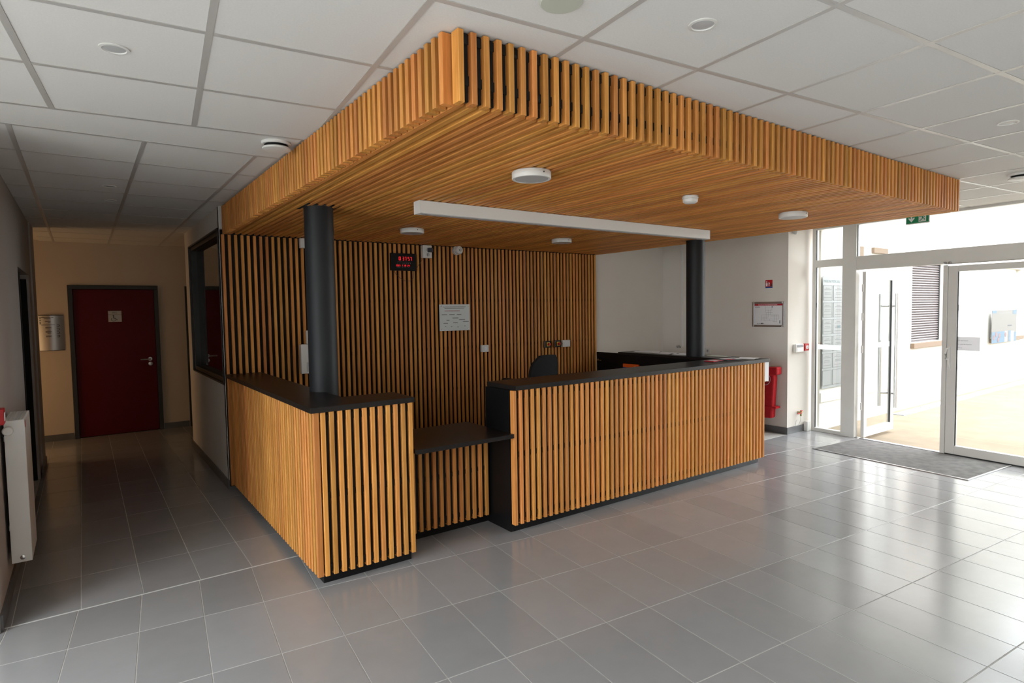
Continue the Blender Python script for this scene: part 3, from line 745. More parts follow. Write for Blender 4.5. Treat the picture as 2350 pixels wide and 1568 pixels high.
# ------------------------------------------------------------------ office chair
ch = thing('office_chair', (4.03, 5.25, 0), 'black office chair behind the right desk, only its backrest showing', 'chair')
def RT(g, ang=math.radians(2)): return g.xf(Matrix.Translation((4.03, 5.25, 0)) @ Matrix.Rotation(ang, 4, 'Z'))
g = G()                                                     # seat
g.prism([(.24 * math.copysign(abs(math.cos(t)) ** .5, math.cos(t)), .23 * math.copysign(abs(math.sin(t)) ** .5, math.sin(t))) for t in [2 * math.pi * k / 28 for k in range(28)]], .46, .53)
out(RT(g), 'seat', 'fabric', ch, bevel=.02)
g = G(); nx, nz = 12, 12                                    # curved backrest shell
for s_ in (0, 1):
    for j in range(nz + 1):
        z = .66 + .50 * j / nz; hwid = .205 * (1 - .30 * (2 * j / nz - .9) ** 4) * (1 - .10 * j / nz)
        for i in range(nx + 1):
            x = -hwid + 2 * hwid * i / nx
            y = -.23 - .06 * math.sin(math.pi * j / nz * .9) * -1 - .05 * (1 - (x / .23) ** 2) - (.045 if s_ else 0)
            g.v.append(Vector((x, y, z - .02 * (x / .2) ** 2 * (1 if j > nz - 2 else 0))))
k0 = (nx + 1) * (nz + 1)
for j in range(nz):
    for i in range(nx):
        a = j * (nx + 1) + i; g.f.append((a, a + 1, a + nx + 2, a + nx + 1)); b = a + k0; g.f.append((b, b + nx + 1, b + nx + 2, b + 1))
for i in range(nx):
    g.f.append((i, k0 + i, k0 + i + 1, i + 1)); a = nz * (nx + 1) + i; g.f.append((a, a + 1, k0 + a + 1, k0 + a))
for j in range(nz):
    a = j * (nx + 1); g.f.append((a, a + nx + 1, k0 + a + nx + 1, k0 + a)); a += nx; g.f.append((a, k0 + a, k0 + a + nx + 1, a + nx + 1))
out(RT(g), 'backrest', 'fabric', ch, smooth=True)
for s_ in (-1, 1):
    out(RT(G().tube([(s_ * .23, -.10, .50), (s_ * .27, -.10, .55), (s_ * .28, -.12, .80), (s_ * .28, -.05, .86), (s_ * .28, .12, .86)], .020, 10)), 'armrest', 'fabric', ch, smooth=True)
    out(RT(G().box(s_ * .28 - .035, s_ * .28 + .035, -.20, .14, .865, .90)), 'arm_pad', 'fabric', ch, bevel=.012)
out(RT(G().tube([(0, -.15, .45), (0, -.27, .48), (0, -.30, .60), (0, -.29, .72)], .022, 10)), 'back_bracket', 'black', ch, smooth=True)
out(RT(G().lathe([(.025, .12), (.025, .30), (.04, .40), (.09, .455)], n=24)), 'gas_lift', 'black', ch, smooth=True)
for k in range(5):
    a = 2 * math.pi * k / 5
    out(RT(G().tube([(0, 0, .13), (.14 * math.cos(a), .14 * math.sin(a), .11), (.27 * math.cos(a), .27 * math.sin(a), .075)], .020, 8)), 'leg', 'black', ch, smooth=True)
    out(RT(G().lathe([(.028, -.018), (.030, 0), (.028, .018)], (.28 * math.cos(a), .28 * math.sin(a), .030), 'y', 16)), 'caster', 'black', ch, smooth=True)

# ------------------------------------------------------------------ papers on the right worktop
ZT = 1.0955
def sheet(name, cx, cy, w, l, rot, mat, label, cat, curl=.004, lift=0.0):
    g = G(); n = 8
    for i in range(n + 1):
        for j in range(2):
            x = -w / 2 + w * i / n; y = -l / 2 + l * j
            g.v.append(Vector((x, y, ZT + .0004 + lift + curl * (.5 - .5 * math.cos(4 * math.pi * i / n)))))
    g.f = [(2 * i, 2 * i + 2, 2 * i + 3, 2 * i + 1) for i in range(n)]
    g.xf(Matrix.Translation((cx, cy, 0)) @ Matrix.Rotation(rot, 4, 'Z'))
    o = out(g, name, mat); m = o.modifiers.new('thickness', 'SOLIDIFY'); m.thickness = .0006; m.offset = 1
    return tag(o, label, cat)
sheet('paper_sheet', 5.72, 5.05, .21, .30, .1, 'paper', 'white sheet furthest back on the desk wing, near the gate', 'paper', .010)
sheet('paper_sheet', 5.70, 4.74, .22, .28, -.12, 'paper', 'white sheet lying left of the far column, middle of three', 'paper', .009)
sheet('paper_sheet', 5.70, 4.46, .22, .24, .05, 'paper', 'white sheet closest behind the far column', 'paper', .006)
sheet('paper_sheet', 5.755, 4.04, .15, .26, .0, 'palegreen', 'pale blue-green sheet lying just right of the far column', 'paper', .003)
sheet('paper_sheet', 5.70, 3.66, .22, .20, .25, 'paper', 'white sheets at the far right corner of the long worktop', 'paper', .004, .001)
sheet('paper_sheet', 5.55, 3.76, .20, .14, -.3, 'paper', 'white sheet half under the dark leaflet at the worktop end', 'paper', .002)
def leaflet(cx, cy, rot, label, cols):
    o = thing('leaflet', (cx, cy, ZT), label, 'leaflet', 'leaflets on the worktop')
    T = Matrix.Translation((cx, cy, 0)) @ Matrix.Rotation(rot, 4, 'Z')
    out(G().box(-.105, .105, -.05, .05, ZT + .003, ZT + .009).xf(T), 'cover', cols[0], o)
    out(G().box(-.05, .02, -.045, .045, ZT + .0091, ZT + .0098).xf(T), 'printed_panel', cols[1], o)
    out(G().box(.06, .10, -.045, .0, ZT + .0091, ZT + .0098).xf(T), 'printed_panel', cols[2], o)
leaflet(5.17, 3.70, .15, 'dark red leaflet nearest the far column', ('redink', 'paper', 'ink'))
leaflet(5.39, 3.66, -.1, 'dark brown leaflet beside the white sheets at the worktop end', ('ink', 'redink', 'paper'))
g = G().raw([(5.752, 3.4990, .862), (5.822, 3.4985, .855), (5.824, 3.4980, 1.060), (5.752, 3.4985, 1.060)], [(0, 1, 2, 3)])
o = out(g, 'hanging_paper', 'paper'); m = o.modifiers.new('thickness', 'SOLIDIFY'); m.thickness = .0008
tag(o, 'white sheet hanging down from the right end of the long worktop', 'paper')
# file tray under the wing, seen over the worktop
orr = thing('file_tray', (5.40, 5.08, .86), 'bright orange and blue folders in a tray inside the desk wing', 'file tray')
box('tray_shelf', 'black', (5.30, 5.498, 4.78, 5.30, .845, .86), orr)
box('folder', 'orange', (5.445, 5.47, 4.97, 5.22, .915, .958), orr, bevel=.003); box('folder', 'blue', (5.44, 5.468, 4.96, 5.22, .861, .912), orr, bevel=.003)
box('folder', 'red', (5.45, 5.475, 4.80, 4.955, .861, .942), orr, bevel=.003); box('label_strip', 'paper', (5.4440, 5.4448, 4.98, 5.03, .918, .932), orr)

# ------------------------------------------------------------------ right wall
XW = 7.25
pf = thing('floor_plan', (XW, 4.36, 1.373), 'metal-framed building plan with a red header on the right wall', 'plan')
out(G().box(XW - .018, XW - .001, 4.140, 4.165, 1.373, 1.700).box(XW - .018, XW - .001, 4.560, 4.585, 1.373, 1.700).box(XW - .018, XW - .001, 4.165, 4.560, 1.373, 1.398).box(XW - .018, XW - .001, 4.165, 4.560, 1.675, 1.700), 'frame', 'steel', pf, bevel=.004)
box('plan_sheet', 'paper', (XW - .008, XW - .004, 4.165, 4.560, 1.398, 1.675), pf)
box('header', 'redink', (XW - .0092, XW - .0082, 4.168, 4.557, 1.650, 1.673), pf)
text('lettering', "PLAN D'INTERVENTION", .018, 'paper', pf, (XW - .0095, 4.50, 1.655), RX, extrude=.0002, sx=1.35)
g = G(); xx = XW - .009
random.seed(3)
L_ = [(4.40, 4.30, 1.62, 1.64), (4.40, 4.31, 1.59, 1.592), (4.39, 4.30, 1.56, 1.562), (4.45, 4.22, 1.53, 1.5315), (4.45, 4.36, 1.50, 1.5015), (4.33, 4.22, 1.515, 1.5165), (4.45, 4.22, 1.475, 1.4765), (4.42, 4.28, 1.455, 1.4565), (4.30, 4.24, 1.44, 1.4415)]
for y1, y0, z0, z1 in L_: g.box(xx, xx + .0008, y0, y1, z0, z0 + .0018)
for y, z0, z1 in ((4.40, 1.56, 1.64), (4.36, 1.50, 1.60), (4.33, 1.53, 1.60), (4.31, 1.59, 1.64), (4.45, 1.455, 1.53), (4.42, 1.455, 1.50), (4.39, 1.475, 1.56), (4.28, 1.44, 1.53), (4.25, 1.44, 1.53), (4.22, 1.475, 1.53), (4.34, 1.455, 1.475)):
    g.box(xx, xx + .0008, y, y + .0018, z0, z1)
g.box(xx, xx + .0008, 4.48, 4.55, 1.632, 1.637); g.box(xx, xx + .0008, 4.48, 4.55, 1.624, 1.628)
for y in (4.50, 4.47, 4.42): g.box(xx, xx + .0008, y, y + .016, 1.412, 1.420)
g.box(xx, xx + .0008, 4.30, 4.315, 1.625, 1.642); g.box(xx, xx + .0008, 4.195, 4.21, 1.42, 1.46)
out(g, 'plan_drawing', 'greyink', pf)
out(G().box(xx, xx + .0008, 4.44, 4.46, 1.410, 1.424), 'printed_mark', 'ink', pf)
es = thing('extinguisher_sign', (XW, 4.36, 1.878), 'small red and blue fire extinguisher sign above the plan', 'sign')
box('sign_plate', 'red', (XW - .004, XW - .001, 4.310, 4.407, 1.896, 1.982), es); box('sign_strip', 'blue', (XW - .004, XW - .001, 4.310, 4.407, 1.878, 1.895), es)
g = G(); xx = XW - .0052
g.slabpoly([(4.396, 1.902), (4.378, 1.902), (4.375, 1.935), (4.380, 1.945), (4.394, 1.945), (4.399, 1.935)], 'x', xx, xx + .001)
g.slabpoly([(4.394, 1.950), (4.380, 1.950), (4.384, 1.970), (4.390, 1.970)], 'x', xx, xx + .001)
g.slabpoly([(4.362, 1.905), (4.350, 1.905), (4.350, 1.945), (4.353, 1.955), (4.359, 1.955), (4.362, 1.945)], 'x', xx, xx + .001)
g.box(xx, xx + .001, 4.345, 4.352, 1.930, 1.936)
out(g, 'pictogram', 'paper', es)
out(G().slabpoly([(4.335, 1.898), (4.312, 1.898), (4.312, 1.955)], 'x', xx, xx + .001), 'pictogram', 'ink', es)
cd = box('cable_duct', 'white', (XW - .022, XW - .001, 5.718, 5.742, 1.06, H - .002), bevel=.002); tag(cd, 'thin white vertical cable duct on the right wall beside the far column', 'cable duct')
lc = thing('wall_latch', (XW, 5.8, 1.03), 'small chrome hook fitting low on the wall left of the cable duct', 'hook')
box('base_plate', 'chrome', (XW - .006, XW - .001, 5.765, 5.835, 1.035, 1.065), lc, .001)
out(G().tube([(XW - .006, 5.82, 1.05), (XW - .04, 5.82, 1.055), (XW - .045, 5.80, 1.075)], .006, 8).tube([(XW - .006, 5.78, 1.05), (XW - .04, 5.78, 1.055), (XW - .045, 5.765, 1.08)], .006, 8), 'hook', 'chrome', lc, smooth=True)
so = thing('power_socket', (XW, 5.28, .98), 'white single socket on the right wall just right of the far column', 'socket')
box('socket_plate', 'white', (XW - .010, XW - .001, 5.245, 5.330, .975, 1.060), so, bevel=.002)
out(G().lathe([(.022, 0), (.022, -.002)], (XW - .010, 5.288, 1.018), 'x', 24), 'socket_outlet', 'greywhite', so)
out(G().lathe([(.007, -.0021), (.007, -.004)], (XW - .010, 5.288, 1.018), 'x', 12), 'socket_pin', 'ink', so)
# red rescue bag
bg = thing('red_bag', (7.17, 4.34, .18), 'bright red fabric bag hanging on the wall behind the right end of the desk', 'bag')
prof = [(4.245, .20), (4.50, .18), (4.52, .40), (4.54, .78), (4.22, .80), (4.218, .70), (4.238, .36)]
g = G(); g.slabpoly(prof, 'x', 7.145, 7.235); out(g, 'bag_body', 'redfab', bg, bevel=.02)
g = G().slabpoly([(4.165, .768), (4.50, .705), (4.54, .80), (4.50, .845), (4.165, .868)], 'x', 7.120, 7.240); out(g, 'bag_flap', 'redfab', bg, bevel=.018)
out(G().box(7.135, 7.146, 4.236, 4.52, .335, .352).box(7.135, 7.24, 4.186, 4.236, .330, .357), 'bag_strap', 'redfab', bg, bevel=.004)
out(G().slabpoly([(4.255, .205), (4.495, .190), (4.50, .335), (4.250, .345)], 'x', 7.136, 7.144), 'bag_pocket', 'redfab', bg, bevel=.004)
ring = [(4.335 + .072 * math.cos(t), .705 + .082 * math.sin(t)) for t in [2 * math.pi * k / 32 for k in range(33)]]
g = G()
for (a, b), (c, d) in zip(ring[:-1], ring[1:]):
    k = .93; g.slabpoly([(a, b), (c, d), (4.335 + (c - 4.335) * k, .705 + (d - .705) * k), (4.335 + (a - 4.335) * k, .705 + (b - .705) * k)], 'x', 7.1365, 7.1385)
out(g, 'emblem_ring', 'paper', bg)
out(G().slabpoly([(4.335 + .060 * math.cos(t), .705 + .070 * math.sin(t)) for t in [2 * math.pi * k / 28 for k in range(28)]], 'x', 7.1388, 7.1440), 'emblem_disc', 'redink', bg)
out(G().slabpoly([(4.350, .665), (4.325, .665), (4.318, .690), (4.330, .700), (4.320, .722), (4.345, .745), (4.355, .715), (4.345, .695)], 'x', 7.1365, 7.1385), 'emblem_figure', 'paper', bg)

# ------------------------------------------------------------------ pillar by the entrance (face y = 4.10)
YP = 4.0995
al = thing('alarm_keypad', (7.46, YP, 1.03), 'white alarm keypad with a grey display on the pillar', 'alarm')
box('panel_housing', 'white', (7.372, 7.560, YP - .045, YP, 1.045, 1.150), al, bevel=.008)
box('display', 'greyink', (7.392, 7.545, YP - .0475, YP - .0455, 1.110, 1.142), al); box('keypad', 'paper', (7.400, 7.535, YP - .0475, YP - .0455, 1.058, 1.098), al, bevel=.001)
mc = thing('fire_call_point', (7.64, YP, 1.055), 'square red fire call point right of the alarm keypad', 'call point')
box('call_box', 'red', (7.590, 7.690, YP - .045, YP, 1.058, 1.148), mc, bevel=.004); box('call_button', 'paper', (7.612, 7.668, YP - .0475, YP - .0455, 1.082, 1.124), mc, bevel=.001)
out(G().box(7.632, 7.648, YP - .049, YP - .0476, 1.096, 1.110), 'button_mark', 'greyink', mc)
vv = thing('water_valve', (7.50, YP, .10), 'small water valve with a red lever and thin hose, low on the pillar', 'valve')
out(G().tube([(7.500, YP - .0, .262), (7.500, YP - .05, .262)], .011, 12).tube([(7.500, YP - .045, .215), (7.500, YP - .045, .275)], .011, 12).tube([(7.50, YP - .045, .262), (7.535, YP - .045, .265)], .008, 10), 'valve_body', 'brass', vv, smooth=True)
out(G().box(7.400, 7.500, YP - .062, YP - .052, .250, .264).box(7.487, 7.520, YP - .062, YP - .040, .276, .290), 'lever', 'red', vv, bevel=.003)
out(G().tube([(7.500, YP - .045, .215), (7.497, YP - .045, .17), (7.490, YP - .04, .13), (7.465, YP - .03, .10), (7.43, YP - .012, .090)], .0055, 8), 'hose', 'white', vv, smooth=True)
out(G().tube([(7.43, YP - .01, .10), (7.42, YP - .02, .13), (7.435, YP - .02, .155), (7.46, YP - .02, .165)], .0045, 8), 'hose', 'white', vv, smooth=True)
o = box('door_stop_box', 'white', (7.630, 7.705, YP - .065, YP - .012, .0005, .128), bevel=.006); tag(o, 'short white upright box on the floor at the pillar corner', 'door stop')
ms = thing('motion_sensor', (7.36, YP, 2.55), 'small white sensor at the top of the pillar under the canopy edge', 'sensor')
box('bracket', 'white', (7.315, 7.395, YP - .03, YP, 2.585, 2.630), ms, bevel=.003); out(G().lathe([(.026, 2.585), (.028, 2.570), (.020, 2.548), (.005, 2.542)], (7.355, YP - .03, 0), n=20), 'lens', 'greywhite', ms, smooth=True)

# ------------------------------------------------------------------ glazed front and doors
def FB(name, mat, b, parent, bevel=.002):                     # box given in the front's own axes: out, along, up
    return box(name, mat, b, parent, bevel, T=TF)
w1 = struct(thing('window_1', (7.70, 3.84, 0), None, None))
FB('frame_post', 'alu', (0, .07, -.034, .012, 0, 2.645), w1)
FB('frame_post', 'alu', (-.008, .07, -.562, -.391, 0, 2.645), w1)
FB('bottom_rail', 'alu', (0, .07, -.391, -.034, 0, .045), w1)
FB('transom', 'alu', (0, .07, -.391, -.034, 2.131, 2.223), w1)
FB('top_rail', 'alu', (0, .07, -.391, -.034, 2.612, 2.645), w1)
FB('pane', 'glass', (.030, .036, -.391, -.034, .045, 2.131), w1, 0); FB('pane', 'glass', (.030, .036, -.391, -.034, 2.223, 2.612), w1, 0)
FB('safety_band', 'band', (.027, .029, -.391, -.034, 1.072, 1.136), w1, 0); FB('safety_band', 'band', (.027, .029, -.06, -.034, 1.62, 1.675), w1, 0)
FB('glazing_seal', 'dframe', (.012, .029, -.041, -.0345, .046, 2.130), w1, 0); FB('glazing_seal', 'dframe', (.012, .029, -.041, -.0345, 2.224, 2.611), w1, 0)
w6 = struct(thing('window_5', (7.55, 2.4, 2.07), None, None))
FB('header', 'alu', (-.004, .07, -2.56, -.562, 2.068, 2.232), w6)
FB('top_rail', 'alu', (0, .07, -2.56, -.562, 2.616, 2.645), w6)
FB('pane', 'glass', (.030, .036, -2.56, -.562, 2.232, 2.616), w6, 0)
FB('glazing_seal', 'dframe', (.012, .029, -.569, -.5625, 2.233, 2.615), w6, 0)
FB('floor_track', 'steel', (0, .06, -1.55, -.562, -.001, .008), w6); FB('closer_rail', 'steel', (-.012, -.0045, -2.45, -1.53, 2.062, 2.070), w6)
out(G().lathe([(.012, 0), (.014, -.03), (.008, -.04)], (0, 0, 0), 'x', 16).xf(TF @ Matrix.Translation((-.004, -1.53, 2.078))), 'closer_pivot', 'steel', w6, smooth=True)
out(G().lathe([(.012, 0), (.014, -.03), (.008, -.04)], (0, 0, 0), 'x', 16).xf(TF @ Matrix.Translation((-.004, -1.575, 2.078))), 'closer_pivot', 'steel', w6, smooth=True)
FB('frame_post', 'alu', (0, .07, -2.56, -2.50, 0, 2.068), w6)
# closed right leaf
dr = struct(thing('door_2', (7.55, 2.05, 0), None, None))
FB('stile', 'alu', (0, .055, -1.640, -1.553, .012, 2.045), dr); FB('stile', 'alu', (0, .055, -2.495, -2.410, .012, 2.045), dr)
FB('bottom_rail', 'alu', (0, .055, -2.410, -1.640, .012, .103), dr); FB('top_rail', 'alu', (0, .055, -2.410, -1.640, 1.982, 2.045), dr)
FB('astragal', 'alu', (-.012, .055, -1.551, -1.508, .005, 2.055), dr)
FB('pane', 'glass', (.024, .030, -2.410, -1.640, .103, 1.982), dr, 0)
FB('glazing_seal', 'dframe', (.008, .023, -1.648, -1.6405, .104, 1.981), dr, 0)
FB('safety_band', 'band', (.0215, .0235, -1.665, -1.641, 1.565, 1.625), dr, 0); FB('safety_band', 'band', (.0215, .0235, -1.665, -1.641, .93, 1.0), dr, 0)
hd = G().tube([(-.004, -1.575, 1.165), (-.045, -1.565, 1.15), (-.055, -1.562, 1.10), (-.050, -1.566, 1.05), (-.012, -1.572, 1.035)], .010, 10).box(-.012, -.0005, -1.590, -1.560, .93, 1.18).tube([(-.012, -1.575, 1.05), (-.03, -1.585, 1.0), (-.03, -1.588, .95)], .009, 10).xf(TF)
out(hd, 'door_handle', 'white', dr, smooth=True)
FB('threshold_seal', 'dframe', (.005, .05, -2.50, -1.50, .0, .011), dr, 0)
pn_ = thing('door_notice', tuple(TF @ Vector((.01, -1.74, 1.14))), 'white paper with three short lines taped inside the closed glass door', 'notice')
FB('sheet', 'thinpaper', (.0195, .0205, -1.848, -1.636, 1.139, 1.285), pn_, 0)
ROTF = (math.radians(90), 0, math.radians(-90) - A)
for s, z in (('Ne pas ouvrir', 1.240), ('le côté de la porte', 1.200), ('Merci', 1.162)):
    text('lettering', s, .0165, 'greyink', pn_, TF @ Vector((.019, -1.650, z)), ROTF, extrude=.0002)
# open left leaf, swung outwards
dl = struct(thing('door_1', (7.72, 3.41, 0), None, None))
x0, x1, y0, y1 = 7.735, 8.560, 3.390, 3.430
LB = lambda n, m, b, bv=.002: box(n, m, b, dl, bv)
LB('stile', 'alu', (x0, x0 + .075, y0, y1, .012, 2.045)); LB('stile', 'alu', (x1 - .085, x1, y0, y1, .012, 2.045))
LB('bottom_rail', 'alu', (x0 + .075, x1 - .085, y0, y1, .012, .110)); LB('top_rail', 'alu', (x0 + .075, x1 - .085, y0, y1, 1.950, 2.045))
LB('pane', 'glass', (x0 + .075, x1 - .085, y0 + .024, y0 + .030, .110, 1.950), 0)
LB('glazing_seal', 'dframe', (x1 - .093, x1 - .0855, y0 + .004, y0 + .023, .111, 1.949), 0)
LB('safety_band', 'band', (x0 + .075, x1 - .094, y0 + .021, y0 + .023, 1.10, 1.165), 0)
for z in (.35, 1.05, 1.45, 1.80):
    out(G().lathe([(.010, 0), (.010, .09)], (x0 - .012, y0 + .03, z), n=14), 'hinge', 'alu', dl, smooth=True)
for yb, nm in ((y0 - .075, 'near'), (y1 + .075, 'far')):
    d = -1 if yb < y0 else 1
    g = G().tube([(8.415, yb, .315), (8.415, yb, 1.780)], .021, 16)
    for z in (.49, 1.62): g.tube([(8.415, yb, z), (8.500, y0 if d < 0 else y1, z)], .014, 10)
    out(g, 'pull_handle', 'steel', dl, smooth=True)
# the glazing goes on towards the right, outside the picture
w7 = struct(thing('window_6', (7.2, -1.5, 0), None, None))
for k in range(1):
    s0 = -2.56 - k * 1.12
    FB('frame_post', 'alu', (0, .07, s0 - 1.12, s0 - 1.05, 0, 2.645), w7)
    FB('bottom_rail', 'alu', (0, .07, s0 - 1.05, s0, 0, .10), w7); FB('transom', 'alu', (0, .07, s0 - 1.05, s0, 2.068, 2.14), w7); FB('top_rail', 'alu', (0, .07, s0 - 1.05, s0, 2.59, 2.645), w7)
    FB('pane', 'glass', (.030, .036, s0 - 1.05, s0, .10, 2.068), w7, 0); FB('pane', 'glass', (.030, .036, s0 - 1.05, s0, 2.14, 2.59), w7, 0)
struct(box('wall_front', 'wall', (0, .20, -6.35, -3.69, 0, T_), T=TF))
# emergency exit sign
ex = thing('exit_sign', tuple(TF @ Vector((-.03, -1.255, 2.535))), 'green emergency exit sign with a white arrow and running figure', 'sign')
FB('sign_housing', 'white', (-.045, -.001, -1.378, -1.136, 2.534, 2.642), ex, .003)
FB('sign_face', 'green', (-.048, -.0455, -1.370, -1.144, 2.542, 2.641), ex, 0)
FB('door_symbol', 'white', (-.0495, -.0485, -1.345, -1.270, 2.550, 2.640), ex, 0)
def FP(poly): return G().slabpoly(poly, 'x', -.0508, -.0497).xf(TF)
ar = FP([(-1.190, 2.640), (-1.205, 2.640), (-1.205, 2.592), (-1.226, 2.606), (-1.230, 2.594), (-1.1975, 2.555), (-1.165, 2.594), (-1.169, 2.606), (-1.190, 2.592)])
out(ar, 'arrow_symbol', 'paper', ex)
g = G()
def limb(a, b, w):
    dx, dz = b[0] - a[0], b[1] - a[1]; l = math.hypot(dx, dz); nx_, nz_ = -dz / l * w, dx / l * w
    g.slabpoly([(a[0] + nx_, a[1] + nz_), (b[0] + nx_, b[1] + nz_), (b[0] - nx_, b[1] - nz_), (a[0] - nx_, a[1] - nz_)], 'x', -.0508, -.0497)
for a, b, w in (((-1.300, 2.622), (-1.312, 2.590), .006), ((-1.312, 2.592), (-1.328, 2.582), .004), ((-1.328, 2.582), (-1.330, 2.566), .004), ((-1.312, 2.590), (-1.298, 2.572), .004), ((-1.298, 2.572), (-1.280, 2.562), .004), ((-1.300, 2.618), (-1.285, 2.606), .0035), ((-1.285, 2.606), (-1.276, 2.614), .0035), ((-1.302, 2.618), (-1.322, 2.610), .0035), ((-1.322, 2.610), (-1.330, 2.598), .0035)): limb(a, b, w)
g.slabpoly([(-1.306 + .007 * math.cos(t), 2.632 + .007 * math.sin(t)) for t in [2 * math.pi * k / 12 for k in range(12)]], 'x', -.0508, -.0497)
out(g.xf(TF), 'running_figure', 'green', ex)
# entrance mat
em = thing('entrance_mat', (7.1, 2.9, 0), 'rectangular grey-brown entrance mat with a metal edge on the floor by the glass doors', 'mat')
def LP(u0, u1, v0, v1): return [lob(u0, v0), lob(u1, v0), lob(u1, v1), lob(u0, v1)]
out(G().prism(LP(6.395, 7.285, 2.600, 4.105), .0008, .007), 'mat_fibre', 'mat', em)
g = G()
for q in (LP(6.378, 6.394, 2.584, 4.121), LP(6.395, 7.300, 2.584, 2.599), LP(6.395, 7.300, 4.106, 4.121)): g.prism(q, .0008, .0085)
out(g, 'mat_frame', 'steel', em)

# ------------------------------------------------------------------ corridor things
# radiator
rad = thing('radiator', (-.36, 4.73, .2), 'white panel radiator on the left wall with a thermostat knob on top', 'radiator')
rx0, rx1, ry0, ry1, rz0, rz1 = -.400, -.305, 4.525, 4.935, .200, 1.050
out(G().box(rx0, rx1, ry0, ry0 + .004, rz0, rz1 - .004), 'side_panel', 'white', rad, bevel=.001)
out(G().box(rx0, rx1, ry1 - .004, ry1, rz0, rz1 - .004), 'side_panel', 'white', rad, bevel=.001)
box('front_panel', 'white', (rx1 - .018, rx1 + .001, ry0 + .005, ry1 - .005, rz0 - .0, rz1 - .006), rad, bevel=.004)
box('back_panel', 'white', (rx0, rx0 + .018, ry0 + .005, ry1 - .005, rz0, rz1 - .006), rad, bevel=.004)
g = G()
for k in range(6): x = rx0 + .006 + (rx1 - rx0 - .018) * k / 5; g.box(x, x + .004, ry0, ry1, rz1 - .004, rz1)
for k in range(22): y = ry0 + (ry1 - ry0 - .006) * k / 21; g.box(rx0, rx1, y, y + .006, rz1 - .0035, rz1 - .0005)
out(g, 'top_grille', 'white', rad)
box('sticker', 'redink', (rx1 + .0012, rx1 + .0020, ry0 + .002, ry0 + .035, rz1 - .05, rz1 - .008), rad)
out(G().lathe([(.014, 0), (.014, -.02), (.024, -.022), (.027, -.055), (.022, -.064), (.004, -.066)], (rx0 + .022, ry0, rz1 - .055), 'y', 24), 'thermostat_knob', 'white', rad, smooth=True)
out(G().lathe([(.013, 0), (.013, -.008), (.006, -.012)], (rx0 + .052, ry0, rz0 + .03), 'y', 20), 'vent_plug', 'chrome', rad, smooth=True)
for z in (.35, .9): box('wall_bracket', 'steel', (-.4195, rx0, 4.70, 4.74, z, z + .03), rad)
cp = thing('fire_call_point', (-.40, 4.32, 1.06), 'red fire call point on the left wall at the picture edge', 'call point')
box('call_box', 'red', (-.4195, -.375, 4.268, 4.360, 1.060, 1.148), cp, bevel=.004); box('call_button', 'paper', (-.3745, -.3725, 4.29, 4.338, 1.08, 1.125), cp)
# directory sign on the end wall
ds = thing('direction_sign', (-.33, 9.94, 1.2), 'curved brushed metal direction sign left of the red door', 'sign')
g = G(); n = 12; ax0, ax1 = -.47, -.205
for j, z in enumerate((1.212, 1.668)):
    for i in range(n + 1):
        x = ax0 + (ax1 - ax0) * i / n; g.v.append(Vector((x, 9.944 - .030 * math.sin(math.pi * i / n), z)))
g.f = [(i, i + 1, n + 2 + i, n + 1 + i) for i in range(n)]
out(g, 'sign_panel', 'steel', ds, smooth=True)
g = G()
for z in (1.206, 1.668): g.prism([(ax0 + (ax1 - ax0) * i / n, 9.943 - .032 * math.sin(math.pi * i / n)) for i in range(n + 1)] + [(ax1, 9.949), (ax0, 9.949)], z, z + .006)
out(g, 'end_cap', 'dframe', ds)
def ycurve(x): return 9.944 - .030 * math.sin(math.pi * (x - ax0) / (ax1 - ax0)) - .0015
g = G()
for z, x0_, x1_ in ((1.640, -.46, -.31), (1.628, -.41, -.34), (1.590, -.40, -.34), (1.578, -.37, -.345), (1.545, -.44, -.30), (1.515, -.40, -.335), (1.503, -.40, -.335), (1.478, -.38, -.34), (1.460, -.40, -.335), (1.448, -.40, -.34), (1.436, -.38, -.34), (1.400, -.40, -.335), (1.390, -.40, -.34)):
    y = ycurve((x0_ + x1_) / 2); g.box(x0_, x1_, y - .003, y, z, z + .006)
out(g, 'lettering', 'ink', ds)
for z in (1.535, 1.488, 1.443, 1.398):
    g = G(); cx = -.268
    for k in range(14):
        t0, t1 = math.radians(-135 + k * 19.3), math.radians(-135 + (k + 1) * 19.3); y = ycurve(cx)
        P_ = lambda t, r: (cx + r * math.cos(t) * 1.2, z + r * math.sin(t))
        g.slabpoly([P_(t0, .016), P_(t1, .016), P_(t1, .010), P_(t0, .010)], 'y', y - .0035, y - .0005)
    out(g, 'ring_symbol', 'ink', ds)
g = G()
for k in range(4): g.box(-.458, -.443, ycurve(-.45) - .002, ycurve(-.45), 1.595 - k * .022 + .03, 1.605 - k * .022 + .03)
out(g, 'arrow_marks', 'ink', ds)

# ------------------------------------------------------------------ outside
ground = struct(out(G().prism([(fx(-5.2, .08), -12), (fx(-2.25, .08), -2.25), (fx(4.04, .08), 4.04), (8.0, 4.04), (30, 4.04), (30, -12)], -.15, -.03), 'ground_outside', 'sand'))
g0 = struct(out(G().prism([(-30, -30), (30, -30), (30, -12), (-30, -12)], -.15, -.03).prism([(-30, -12), (-2.15, -12), (-2.15, 8.2), (-30, 8.2)], -.15, -.03).prism([(-2.15, -12), (fx(-5.2, .08), -12), (fx(-2.25, .08), -2.25), (-2.15, -2.25)], -.15, -.03), 'ground_yard', 'yard'))
struct(out(G().box(-12, 18, -9.5, -7.5, -.05, 5.4), 'wall_sky_block', 'sky_block'))  # unseen block added to cut the low sky light reaching deep indoors
nbd = thing('neighbouring_building', (14, 4.2, -.05), 'pale rendered building wing outside the entrance, with a shuttered window', 'building')
wb = G()
